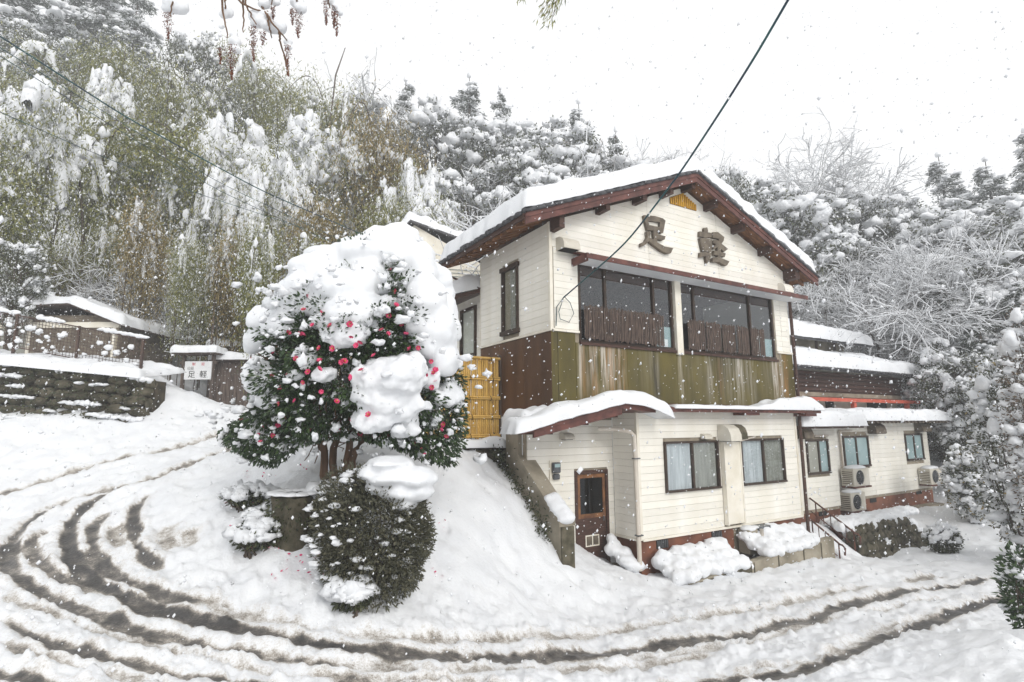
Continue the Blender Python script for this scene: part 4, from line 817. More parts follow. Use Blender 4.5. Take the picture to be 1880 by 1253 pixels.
# ------------------------------------------------------------------ camellia tree on the bank
TY = 9.0; TC = atY(640, 660, TY); TB = atY(602, 885, TY + .1); TB[2] = ground(TB[0], TB[1])
CA, CB, CC = 1.86, 1.65, 2.15
cam_tree = thing('camellia_tree', 'camellia tree with red flowers bowed under a thick dome of snow', 'tree', tuple(TB))
def loc(p): return np.asarray(p) - TB
def dome(px, py, k=1.0):
    """point on the camera-facing side of the crown ellipsoid seen at this place of the photo"""
    p = atY(px, py, TY); dx, dz = (p[0] - TC[0]) / CA, (p[2] - TC[2]) / CC; q = max(0.02, 1 - dx * dx - dz * dz)
    Y = TY - CB * k * math.sqrt(q) ; return atY(px, py, Y)
OUT = np.array([(455,640),(470,575),(520,545),(560,490),(610,455),(660,440),(690,410),(740,405),(775,445),(800,530),(835,580),(840,640),(845,720),(848,800),(825,850),(770,838),(720,815),(660,800),(600,800),(550,815),(510,850),(480,845),(430,815),(405,790),(440,770),(470,745),(455,690)], float)
def in_outline(P, grow=1.0):
    q = P - CAM; d = q @ FWD; x = 940 + F_PX * (q @ RT) / d; y = 626.5 - F_PX * (q @ UP) / d
    c = OUT.mean(0); O = c + (OUT - c) * grow; r = np.zeros(len(x), bool); j = len(O) - 1
    for i in range(len(O)):
        k = ((O[i, 1] > y) != (O[j, 1] > y)) & (x < (O[j, 0] - O[i, 0]) * (y - O[i, 1]) / (O[j, 1] - O[i, 1] + 1e-9) + O[i, 0]); r ^= k; j = i
    return r
def crown_pts(n, lo=.62, hi=1.0):
    d = rng.normal(size=(n, 3)); d /= np.linalg.norm(d, axis=1)[:, None]; r = lo + (hi - lo) * rng.random(n) ** .6
    return TC + d * r[:, None] * np.array([CA, CB, CC])
tk = MB()
forks = [((602, 885), (596, 830), (590, 770), (560, 690), (520, 640)), ((612, 885), (612, 830), (625, 770), (600, 690), (590, 600)), ((630, 885), (640, 830), (660, 760), (690, 680), (720, 560)), ((640, 885), (650, 830), (690, 770), (760, 700), (790, 620)), ((596, 830), (575, 790), (520, 760), (470, 740))]
for i, fk in enumerate(forks):
    P = [loc(atY(*p, TY + .08 * math.sin(i * 2 + j) + .1 * (i % 3 - 1) * j * .5)) for j, p in enumerate(fk)]
    if i < 4: P[0][2] -= .25
    P = np.array(P); t = np.linspace(0, 1, len(P)); tt = np.linspace(0, 1, 16)
    P = np.column_stack([np.interp(tt, t, P[:, k]) for k in range(3)]); P += .015 * rng.normal(size=P.shape)
    tk.tube(P, np.linspace(.075 if i < 4 else .045, .018, 16), 8)
for k in range(70):
    e = loc(crown_pts(1, .5, .92)[0]); b = np.array([e[0] * .45, e[1] * .45, max(.9, e[2] * .62)]); tt = np.linspace(0, 1, 6)[:, None]
    P = b * (1 - tt) + e * tt + .05 * rng.normal(size=(6, 3)); tk.tube(P, np.linspace(.02, .006, 6), 4)
tk.obj('trunk', M['bark_warm'], cam_tree, True)
# leaf clumps
cl = crown_pts(210, .35, .98); cl = cl[in_outline(cl, .90)]
low = [atY(px, py, TY - o) for px, py, o in ((700, 808, .9), (575, 812, .6), (745, 815, .8), (470, 830, .3), (440, 800, .2), (495, 845, .5), (545, 825, .6),  (700, 825, .7), (760, 820, .8), (800, 800, .6), (830, 790, .3), (840, 740, .2),  (430, 780, .0), (520, 800, .7), (740, 790, 1.0), (825, 840, .2), (455, 815, .5), (425, 800, .3), (465, 770, .9), (450, 745, .6), (475, 700, 1.0), (835, 700, .5), (838, 770, .5), (815, 820, .7), (500, 700, 1.3), (530, 740, 1.4), (690, 610, 1.62), (560, 610, 1.45), (590, 650, 1.6), (780, 745, 1.1), (790, 840, .4), (520, 850, .5), (640, 800, .9), (550, 700, 1.4), (480, 760, .8), (520, 620, 1.2), (575, 560, 1.0), (650, 640, 1.5), (715, 500, .9), (760, 600, 1.1), (700, 640, 1.5), (800, 680, .7), (600, 620, 1.5), (640, 720, 1.6), (560, 770, 1.2))]
poke = [dome(a, b, 1.10) + np.array([0, -.05, .05]) for a, b in ((714, 497), (716, 520), (720, 540), (574, 545), (560, 558), (590, 565), (702, 578), (715, 590), (745, 560), (762, 585), (545, 600), (610, 600), (640, 600), (750, 640), (490, 620))]
cl = np.vstack([cl, low, poke]); N = []
D = []
for ic, c in enumerate(cl):
    n = 270 if ic < len(cl) - len(poke) else 70; d = rng.normal(size=(n, 3)); d /= np.linalg.norm(d, axis=1)[:, None]; r = (.30 if n > 100 else .17) * rng.random(n) ** .5
    N.append(c + d * r[:, None] * np.array([1.15, 1.0, .85])); out = (c - TC) / np.array([CA, CB, CC]); D.append(d * .7 + out * .9 + np.array([0, 0, -.35]) + .4 * rng.normal(size=(n, 3)))
LP = np.vstack(N); LD = np.vstack(D); k_ = in_outline(LP, 1.04); LP, LD = LP[k_], LD[k_]
lv, lf = leaves(LP - TB, LD, rng.uniform(.055, .095, len(LP)), rng.uniform(.028, .042, len(LP)), .12)
obj('crown', mesh_np('crown', lv, lf), M['camellia'], cam_tree)
# snow dome
big = [(480,608,24,26),(462,640,16,24),(505,575,26,24),(548,520,30,26),(600,472,34,24),(650,450,34,22),(780,470,26,34),(815,545,24,36),(832,610,18,34),(828,655,20,30),(585,560,30,24),(655,545,34,26),(705,470,40,28),(780,640,28,26),(705,448,70,40),(735,435,45,32),(655,480,85,42),(600,500,70,42),(565,540,55,48),(535,565,45,40),(628,535,62,44),(676,515,50,50),(755,500,55,60),(775,555,50,65),(800,610,42,60),(810,665,34,40),(770,600,28,36),(640,585,55,40),(662,575,36,40),(490,590,40,38),(470,625,26,30),(520,600,40,34),(735,470,50,40),(795,520,35,45),(820,575,24,40)]
C = [dome(a, b) for a, b, _, _ in big]; R = [(w * .0074, max(w, h) * .0058, h * .0070) for _, _, w, h in big]
for k in range(70):
    a_ = rng.uniform(460, 835); b_ = rng.uniform(420, 690); p_ = dome(a_, b_, 1.03)
    if in_outline(p_[None], .93)[0] and b_ < 640 - .5 * abs(a_ - 640) * (a_ < 640) : C.append(p_); r_ = rng.uniform(.07, .19); R.append((r_ * 1.2, r_, r_ * .85))
bk = crown_pts(60, .90, .97); bk = bk[(bk[:, 2] > TC[2] + .6) & (bk[:, 1] > TY - .2) & in_outline(bk, .86)]
C2 = list(C) + list(bk) ; R2 = R + [(.6, .55, .33)] * len(bk)
merged_snow(np.array(C2) - TB, np.array(R2), 'snow_dome', cam_tree, .045, smooth_it=5, amp=.18, disp=.03, dsize=.2)
pil = [[(720,700,58,40),(735,680,50,32),(700,735,42,38),(690,770,36,32),(730,750,40,40),(745,785,22,24),(680,700,28,26)], [(478,700,28,34),(470,680,20,22),(486,735,16,22)], [(820,725,28,32),(835,745,16,26)], [(475,785,18,22),(468,800,12,18)], [(640,620,34,22),(625,600,30,20)], [(595,690,20,16),(560,655,22,15)], [(560,665,14,10),(545,690,16,10)], [(790,700,16,22),(805,730,12,18)]]
for pp in pil:
    C = [dome(a, b, 1.05) for a, b, _, _ in pp]; merged_snow(np.array(C) - TB, [(w * .0087, max(.12, .0062 * w), h * .0082) for _, _, w, h in pp], 'snow_pillow', cam_tree, .03, disp=.035, amp=.3, smooth_it=3, dsize=.12)
# snow crumbs caught in the leaves
NCR = 1250
cr_ = cl[rng.integers(0, len(cl), NCR)] + rng.normal(size=(NCR, 3)) * np.array([.24, .24, .16]) + np.array([0, -.2, .08])
s_ = rng.uniform(.012, .085, NCR) * rng.uniform(.4, 1, NCR)
v_, f_ = blobs(cr_ - TB, np.column_stack([s_ * rng.uniform(.7, 1.5, NCR), s_ * rng.uniform(.7, 1.3, NCR), s_ * rng.uniform(.6, 1.3, NCR)]), ICO2, .7, .9, freq=2.0)
o = obj('snow_crumbs', mesh_np('snow_crumbs', v_, f_, True), M['snow'], cam_tree); o['kind'] = 'stuff'
# flowers: one shared mesh, each flower a part
def flower_mesh():
    V = []; F = []; n0 = 0
    for ring, (nr, rad, tilt) in enumerate(((6, .036, .35), (5, .026, .8))):
        for k in range(nr):
            a = k * 2 * math.pi / nr + ring * .5; c, s = math.cos(a), math.sin(a); t = np.array([-s, c, 0]); o_ = np.array([c * math.cos(tilt), s * math.cos(tilt), math.sin(tilt)])
            p = [np.zeros(3), o_ * rad * .5 + t * rad * .42, o_ * rad * .95 + t * rad * .26 + np.array([0, 0, .004]), o_ * rad * .95 - t * rad * .26 + np.array([0, 0, .004]), o_ * rad * .5 - t * rad * .42]
            V += p; F.append([n0, n0 + 1, n0 + 2, n0 + 3, n0 + 4]); n0 += 5
    return MB().add(V, F).mesh('flower')
fm = flower_mesh(); fm.materials.append(M['petal']); sm = MB().tube([(0, 0, 0), (0, 0, .022)], [.008, .006], 6).mesh('stamen'); sm.materials.append(M['stamen'])
fl = [(568,543),(590,577),(555,570),(548,617),(583,640),(560,612),(533,612),(625,665),(605,600),(655,632),(632,663),(585,680),(567,685),(585,662),(556,700),(540,735),(460,660),(510,780),(500,800),(520,770),(630,660),(714,497),(725,535),(703,575),(715,577),(713,613),(700,610),(748,642),(752,660),(770,655),(790,665),(785,690),(795,685),(800,680),(735,600),(745,612),(640,595),(660,630),(683,800),(743,750),(715,800),(735,800),(760,815),(780,835),(775,825),(810,790),(815,780),(825,770),(770,790),(735,770),(478,812),(475,800),(487,785),(445,770),(695,803),(673,795),(660,797),(512,710),(530,690),(535,610),(610,640),(643,618),(515,745),(455,690),(820,800),(750,690),(790,715),(800,700),(678,760),(645,700),(620,740),(590,720),(660,680),(690,650),(765,640),(572,600),(600,575),(730,560),(497,690),(505,650),(540,660),(570,790),(620,790),(650,770),(705,780)]
for i, (a, b) in enumerate(fl):
    p = dome(a + rng.normal() * 2, b + rng.normal() * 2, 1.20 if b < 770 else 1.0)
    if b > 770: p = atY(a, b, TY - 1.0 + .3 * rng.random())
    o = bpy.data.objects.new('flower', fm); COL.objects.link(o); o.parent = cam_tree; o.location = p - TB; s = rng.uniform(.95, 1.4); o.scale = (s, s, s)
    o.rotation_euler = (math.radians(70 + rng.normal() * 35), rng.normal() * .4, rng.normal() * .7)
    if i % 2 == 0:
        q = bpy.data.objects.new('stamen', sm); COL.objects.link(q); q.parent = o
# fallen petals
pp = []
for a, b, n in ((480,985,10),(500,1005,8),(520,1020,9),(560,1035,8),(600,1050,6),(440,970,6),(520,1060,5),(470,870,6),(560,860,6),(395,1108,2),(820,960,4),(800,1060,4),(640,1040,5),(455,925,6),(590,1020,5)):
    for k in range(n):
        c = cast(a + rng.normal() * 22, b + rng.normal() * 8)
        if c is not None: pp.append(c + np.array([0, 0, .03]))
pv, pf = leaves(np.array(pp), np.column_stack([rng.normal(size=(len(pp), 2)), rng.normal(size=len(pp)) * .25]), rng.uniform(.04, .065, len(pp)), rng.uniform(.03, .045, len(pp)))
o = obj('fallen_petals', mesh_np('fallen_petals', pv, pf), M['petal']); tag(o, 'pink petals scattered on the snow below the camellia', 'petals', kind='stuff')
# ------------------------------------------------------------------ clipped shrub on the bank below the tree
def shrub(name, label, cx, cy, rx, ry, z0, z1, nleaf, lm, L, Wd, dens_low=1.0, group=None, rz=0):
    b = np.array([cx, cy, ground(cx, cy) - .1]); t = thing(name, label, 'shrub', tuple(b), group=group)
    H0, H1 = z0 - b[2], z1 - b[2]
    d = rng.normal(size=(nleaf, 3)); d /= np.linalg.norm(d, axis=1)[:, None]; r = (.35 + .65 * rng.random(nleaf) ** .5)
    bump = 1 + .14 * fbm(d * 2.2 + cx, 2, 9)
    if name == 'clipped_shrub': bump = bump * 1.0 / np.maximum.reduce([np.abs(d[:, 0]), np.abs(d[:, 2]), .78 + 0 * d[:, 0]])**.75
    P = d * (r * bump)[:, None] * np.array([rx, ry, (H1 - H0) / 2]) + np.array([0, 0, (H0 + H1) / 2]); P[:, 2] = np.maximum(P[:, 2], H0 * .6)
    v_, f_ = leaves(P, d + np.array([0, 0, .1]) + .6 * rng.normal(size=(nleaf, 3)), rng.uniform(.6, 1.2, nleaf) * L, rng.uniform(.6, 1.2, nleaf) * Wd, .1)
    obj('foliage', mesh_np('foliage', v_, f_), M[lm], t)
    st = MB()
    for k in range(14):
        a = rng.random() * 6.28; e = np.array([math.cos(a) * rx * .7, math.sin(a) * ry * .7, H0 + (H1 - H0) * rng.uniform(.4, .85)]); s = np.array([math.cos(a) * .1, math.sin(a) * .1, -.05])
        tt = np.linspace(0, 1, 6)[:, None]; st.tube(s * (1 - tt) + e * tt + .03 * rng.normal(size=(6, 3)), np.linspace(.025, .008, 6), 4)
    st.obj('stem', M['bark'], t, True); return t, b
SC = atY(690, 960, 7.75); sz1 = atY(700, 860, 7.75)[2]; sz0 = atY(700, 1108, 7.4)[2]
bank_shrub, bb = shrub('clipped_shrub', 'tall dark clipped shrub with a snow cap beside the road', SC[0], SC[1] + .05, .74, .62, sz0 - .05, sz1, 22000, 'shrubleaf', .07, .026)
C = [atY(a, b, 7.6) for a, b in ((725, 875), (690, 868), (760, 880), (735, 905), (770, 905), (700, 895), (745, 925), (715, 850), (790, 880))]
merged_snow(np.array(C) - bb, [(.34, .5, .17), (.26, .4, .15), (.28, .4, .17), (.26, .36, .16), (.2, .3, .14), (.2, .3, .14), (.15, .25, .12), (.3, .45, .1), (.12, .2, .1)], 'snow_cap', bank_shrub, .03, disp=.018)
n = 110; d = rng.normal(size=(n, 3)); d /= np.linalg.norm(d, axis=1)[:, None]; d[:, 1] = -np.abs(d[:, 1]); d[:, 0] -= .25
P = d * np.array([.76, .64, (sz1 - sz0) / 2]) + np.array([0, .0, (sz0 + sz1) / 2 - bb[2]]); s_ = rng.uniform(.012, .06, n)
v_, f_ = blobs(P, np.column_stack([s_ * 1.3, s_, s_ * .8]), ICO2, .55, .6, freq=2.2); o = obj('snow_crumbs', mesh_np('snow_crumbs', v_, f_, True), M['snow'], bank_shrub); o['kind'] = 'stuff'
for nm, lab, px, py, Y, rx, h, nl in (('small_shrub', 'low snowy shrub at the roadside foot of the clipped shrub', 645, 1095, 7.3, .26, .30, 900), ('small_shrub', 'small leafy shrub in the snow left of the tree stump', 490, 985, 8.6, .33, .24, 900), ('small_shrub', 'dark shrub under the tree stump above the road', 470, 1010, 8.2, .34, .36, 1100),
                                     ('small_shrub', 'mossy shrub patch on the bank nearest the wheel ruts', 455, 940, 9.2, .42, .26, 1200), ('small_shrub', 'snowy shrub between stump and clipped shrub', 620, 905, 8.7, .42, .5, 1800), ('small_shrub', 'round snowy evergreen shrub at the end of the stone bank', 1733, 1005, 15.6, .42, .72, 2600)):
    p = atY(px, py, Y); g = ground(p[0], p[1]); t, b = shrub(nm, lab, p[0], p[1], rx, rx * .85, g - .02, g + h, nl, 'evergreen', .075, .03)
    n = 130; d = rng.normal(size=(n, 3)); d /= np.linalg.norm(d, axis=1)[:, None]; d[:, 2] = np.abs(d[:, 2]); s_ = rng.random(n) ** 2 * .085 + .012
    v_, f_ = blobs(d * np.array([rx, rx * .8, h * .52]) + np.array([0, 0, h * .5 + .1]), np.column_stack([s_ * rng.uniform(.8, 1.5, n), s_ * 1.1, s_ * rng.uniform(.6, 1.2, n)]), ICO2, .7, .9, freq=2)
    obj('snow_patch', mesh_np('snow_patch', v_, f_, True), M['snow'], t)['kind'] = 'stuff'
# tree stump
p = atY(540, 985, 8.5); g = ground(p[0], p[1]); stump = thing('tree_stump', 'old mossy tree stump with a ring of snow beside the camellia', 'stump', (p[0], p[1], g))
a = np.arange(26) * 2 * math.pi / 26; ring = lambda r, z, s: np.column_stack([r * np.cos(a) * (1 + .14 * np.sin(5 * a + s) + .06 * np.sin(11 * a)), r * np.sin(a) * (1 + .12 * np.sin(4 * a + s)), np.full(26, z) + .03 * np.sin(7 * a + s)])
V = np.vstack([ring(.42, -.35, 0), ring(.36, .0, .1), ring(.33, .25, .2), ring(.35, .46, .3), ring(.24, .47, .4), ring(.20, .30, .4)]); i = np.arange(5)[:, None] * 26; j = np.arange(26)[None]; F = np.stack([i + j, i + (j + 1) % 26, i + 26 + (j + 1) % 26, i + 26 + j], -1).reshape(-1, 4)
obj('wood', mesh_np('wood', V, [F, np.array([[130 + q for q in range(26)]])], True), M['stone'], stump)
C = np.column_stack([.30 * np.cos(a), .30 * np.sin(a), np.full(26, .49)])[::2]; v_, f_ = blobs(C, (.12, .12, .045), ICO2, .2, .4); obj('snow_ring', mesh_np('snow_ring', v_, f_, True), M['snow'], stump)
n = 700; aa = rng.random(n) * 6.28; P = np.column_stack([.37 * np.cos(aa), .37 * np.sin(aa), rng.uniform(-.2, .44, n)]); v_, f_ = leaves(P, np.column_stack([np.cos(aa), np.sin(aa), -.4 + .5 * rng.normal(size=n)]), .07, .03); obj('moss', mesh_np('moss', v_, f_), M['evergreen'], stump)['kind'] = 'stuff'
# ------------------------------------------------------------------ bamboo fence between the tree and the house
fence = thing('bamboo_fence', 'tall yellow bamboo fence panel beside the brown side wall', 'fence', tuple(house_w(0, 2.1)), TH)
fz0, fz1 = 2.80, 4.62
def cane_mesh(L, r):
    z = [0]; k = 0
    while z[-1] < L - .3: z.append(min(z[-1] + random.uniform(.24, .34), L))
    z.append(L); P = []; R = []
    for q in z: P += [(0, 0, max(0, q - .012)), (0, 0, q), (0, 0, min(L, q + .012))]; R += [r, r * 1.14, r]
    P = np.array(P); keep = np.concatenate([[True], np.diff(P[:, 2]) > 1e-4]); return MB().tube(P[keep], np.array(R)[keep], 8).mesh('cane', True)
cms = [cane_mesh(fz1 - fz0, .024) for _ in range(5)]
for c in cms: c.materials.append(M['bamboo'])
for k in range(38):
    o = bpy.data.objects.new('cane', cms[k % 5]); COL.objects.link(o); o.parent = fence; o.location = (-.06 - k * .052, random.uniform(-.004, .004), fz0 + random.uniform(-.015, .015)); o.rotation_euler = (random.uniform(-.006, .006), random.uniform(-.006, .006), random.uniform(0, 6))
for z_ in (fz1 + .01, fz1 - .46, fz1 - .91, fz1 - 1.34, fz0 + .06):
    for dz in (0,) if z_ > fz1 else (-.02, .022):
        P = np.array([(-2.06, -.045, z_ + dz), (-1.4, -.047, z_ + dz + .003), (-.7, -.045, z_ + dz), (-.03, -.046, z_ + dz)]); MB().tube(P, .021 if dz else .032, 8).obj('rail', M['bamboo'], fence, True)
    for k in range(4):
        u = -.28 - k * .5 + random.uniform(-.06, .06); aa = np.linspace(0, 6.28, 9)
        MB().tube(np.column_stack([u + .012 * np.sin(aa * 2), -.05 + .045 * np.cos(aa), z_ + .055 * np.sin(aa)]), .006, 4).tube([(u, -.08, z_), (u + .02, -.085, z_ - .12)], .005, 4).obj('rope_tie', M['ink'], fence)
MB().box(-.03, .0 - .004, -.07, .05, 2.4, 4.72).obj('post', M['oldwood'], fence)
o = blanket([(-2.2, 2.66), (-1.0, 2.66), (-.06, 2.64)], -.45, .03, .14, .12, 'base_snow', fence, 50, 14, droop=.05, seed=61, lump=.05)
ret = thing('stone_retaining_wall', 'dark damp retaining wall under the bamboo fence', 'wall', tuple(house_w(0, 2.1)), TH)
MB().box(-2.3, .1, -.30, .3, .6, 2.66).obj('wall_core', M['soil'], ret)
for r_ in range(6):
    u = -2.3 + (r_ % 2) * .15
    while u < -.05:
        w_ = random.uniform(.28, .5); c = (min(u + w_ / 2, .0), -.32, .9 + r_ * .3); v_, f_ = blobs([c], [(w_ * .48, .10, .15)], ICO2, .2, 1.0); obj('stone', mesh_np('stone', v_, f_, True), M['stone'], ret); u += w_ + .02
# ------------------------------------------------------------------ sloping concrete wing wall left of the door
butt = thing('concrete_wing_wall', 'stained concrete wall sloping down beside the door', 'wall', tuple(house_w(0, 0)), TH)
MB().prism([(1.5, -.2), (1.5, 2.95), (1.0, 2.95), (1.0, 2.48), (.85, 2.36), (-.46, 1.29), (-.46, -.2)], -.20, -.10, 'U').obj('slab', M['concrete'], butt)
MB().prism([(.86, 2.40), (.86, 2.32), (-.50, 1.23), (-.50, 1.33)], -.24, .12, 'U').obj('coping', M['concrete'], butt)
MB().box(-.19, .10, -.50, -.34, -.2, 1.22).obj('end_pier', M['stone'], butt)
C = [(-.06, v_, 1.36 + (v_ + .46) * .80) for v_ in (-.46, -.36, -.26, -.16, -.06)]; merged_snow(C, [(.20, .15, .12)] * 5, 'snow_cap', butt, .03, disp=.012)
n = 900; P = np.column_stack([np.full(n, -.22) - rng.random(n) * .25, rng.uniform(-.2, 1.9, n), np.zeros(n)]); P[:, 2] = 1.0 + (P[:, 1] + .2) * .75 + rng.normal(size=n) * .18; v_, f_ = leaves(P, rng.normal(size=(n, 3)) + np.array([-.5, -.5, -.3]), .08, .035); obj('ivy', mesh_np('ivy', v_, f_), M['evergreen'], butt)['kind'] = 'stuff'
# ------------------------------------------------------------------ low wall in front of the plinth, with drifted snow
low = thing('low_concrete_wall', 'low stained concrete wall with drifted snow before the plinth', 'wall', tuple(house_w(0, 0)), TH)
MB().prism([(2.75, -.8), (8.1, -.9), (8.1, .22), (5.9, .12), (4.8, .02), (2.75, -.12)], -.80, -.62).obj('wall_face', M['concrete'], low)
for u in (3.7, 4.85, 5.75, 6.75, 7.5): MB().box(u, u + .03, -.812, -.80, -.8, -.04 + .08 * (u - 3.5) * .6).obj('joint_stain', M['stone'], low)
MB().prism([(2.75, -.16), (4.75, -.02), (4.75, -.6), (2.75, -.7)], -.83, -.805).obj('dirty_course', M['stone'], low)
def drift(u0, u1, f, name, sd):
    r_ = np.random.default_rng(sd); us = np.arange(u0, u1, .13); C = []; R = []
    for u in us:
        for v_ in (-.68, -.42, -.16):
            C.append((u + r_.normal() * .04, v_ + r_.normal() * .04, f(u) + (v_ + .68) * .42 + r_.normal() * .03)); R.append((.19, .21, .14 + .05 * r_.random()))
    merged_snow(C, R, name, low, .035, disp=.035, dsize=.14)
drift(2.6, 4.8, lambda u: -.06 + .05 * (u - 2.6) + .08 * math.sin((u - 2.4) * 1.5), 'drifted_snow', 1)
drift(5.5, 7.35, lambda u: .14 + .03 * (u - 5.5), 'drifted_snow', 2)
merged_snow(np.array([(1.9, .5, .42), (2.05, .35, .3), (2.0, .2, .2), (1.95, .6, .62), (2.15, .1, .1)]), [(.2, .2, .2), (.2, .2, .2), (.22, .22, .18), (.12, .12, .12), (.25, .2, .15)], 'corner_drift', low, .03, disp=.03)
wb = thing('outdoor_cabinet', 'grey outdoor cabinet with white pipe under the curtained windows', 'cabinet', tuple(house_w(5.45, -.28, .02)), TH)
MB().box(0, .36, 0, .3, 0, .55).obj('casing', M['concrete'], wb, bevel=.01); MB().box(.48, .95, .05, .3, .05, .58).obj('casing', M['metal'], wb, bevel=.01); MB().tube([(.42, -.06, .55), (.42, -.06, -.1)], .045, 8).obj('pipe', M['white_pipe'], wb, True)
merged_snow([(.18, .15, .56), (.4, .12, .57), (.68, .1, .3), (.85, .0, .2), (.6, -.1, .15)], [(.22, .2, .07), (.1, .12, .05), (.2, .2, .2), (.2, .2, .18), (.25, .2, .12)], 'snow_cap', wb, .03, disp=.015)
# ------------------------------------------------------------------ stairs, handrails, stone bank by the wing
stairs = thing('outdoor_stairs', 'snowed over steps rising between two rusty handrails', 'stairs', tuple(house_w(0, 0)), TH)
for k in range(6):
    MB().box(8.40, 9.24, -.95 + k * .24, .4, -.80 + k * .17, -.64 + k * .17).obj('step', M['concrete'], stairs)
blanket([(-1.15, -.62), (-.6, -.30), (0, .12), (.45, .32)], 8.40, 9.26, .14, .16, 'step_snow', stairs, 40, 30, frame='VU', droop=.05, seed=81, lump=.06)
def handrail(u, lab, v0=-1.95, v1=.15, z0=.10, z1=1.55, n=6):
    t = thing('handrail', lab, 'handrail', tuple(house_w(u, v0, 0)), TH); dv = v1 - v0
    tt = np.linspace(0, 1, 10); top = np.column_stack([np.zeros(10), tt * dv, z0 + (z1 - z0) * tt]); end = np.array([(0, -.10, z0 - .25), (0, -.12, z0 - .08), (0, -.06, z0 - .01)])
    MB().tube(np.vstack([end, top]), .024, 7).obj('top_rail', M['rust'], t, True)
    MB().tube(top[1:] + np.array([0, 0, -.36]), .014, 6).obj('lower_rail', M['rust'], t, True)
    for k in range(n):
        q = (k + .2) / n; MB().tube([(0, q * dv, z0 + (z1 - z0) * q), (0, q * dv, z0 + (z1 - z0) * q - (.62 if k in (0, n - 1) else .44))], .02 if k in (0, n - 1) else .012, 6).obj('post', M['rust'], t, True)
handrail(8.36, 'rusty handrail nearer the brown drainpipe', -.80, .02, .02, .60, 5); handrail(9.22, 'rusty handrail on the stone bank side of the steps', -.75, .42, .20, .98, 6)
MB().tube([(8.30, -.55, -.7), (8.30, -.55, -.15)], .055, 10).obj('orange_pipe', M['yellow'], stairs, True)
bank = thing('stone_bank', 'dark mossy stone bank streaked with snow below the wing', 'stone bank', tuple(house_w(0, 0)), TH)
MB().hexa([(9.95, -1.75, -.9), (15.0, -1.75, -1.0), (14.5, -.45, -1.0), (9.85, -.45, -1.0), (9.95, -1.70, -.75), (14.9, -1.70, -.9), (14.3, -.55, .32), (9.95, -.75, .30)]).obj('earth_core', M['soil'], bank)
for r_ in range(5):
    u = 9.95 + .15 * (r_ % 2)
    while u < 14.75 - r_ * .08:
        w_ = random.uniform(.3, .55); v0 = -1.74 + r_ * .225; v_, f_ = blobs([(u + w_ / 2, v0, -.72 + r_ * .235)], [(w_ * .66, .16, .22)], ICO2, .3, 1.0, freq=2.4); obj('stone', mesh_np('stone', v_, f_, True), M['stone'], bank)
        if random.random() < .30:
            v_, f_ = blobs([(u + w_ / 2, v0 - .03, -.60 + r_ * .235)], [(w_ * .22, .12, .14)], ICO2, .6, .9, freq=2.2); obj('snow_streak', mesh_np('snow_streak', v_, f_, True), M['snow'], bank)
        u += w_ + .02
n = 1500; P = np.column_stack([rng.uniform(10, 14.6, n), np.zeros(n), rng.uniform(0, 1, n)]); P[:, 1] = -1.86 + P[:, 2] * 1.05; P[:, 2] = -.75 + P[:, 2] * 1.15; v_, f_ = leaves(P, rng.normal(size=(n, 3)) + np.array([0, -.8, -.2]), .07, .03); obj('moss', mesh_np('moss', v_, f_), M['evergreen'], bank)['kind'] = 'stuff'
bank.location = house_w(2.07, -.06, -.08); bank.scale = (.727, .55, .9)
merged_snow([(u, -.45 + .1 * math.sin(u * 3), .34 + .08 * math.sin(u * 2)) for u in np.arange(10.0, 14.6, .3)] + [(u, .15, .42) for u in np.arange(10.2, 16.5, .4)] + [(14.9, -1.1, -.3), (15.1, -1.4, -.5), (14.8, -.7, .0), (15.4, -.9, -.3), (15.6, -.3, -.1)], [(.34, .40, .20)] * 16 + [(.4, .6, .16)] * 16 + [(.4, .4, .3)] * 5, 'snow_crest', bank, .05, disp=.04)
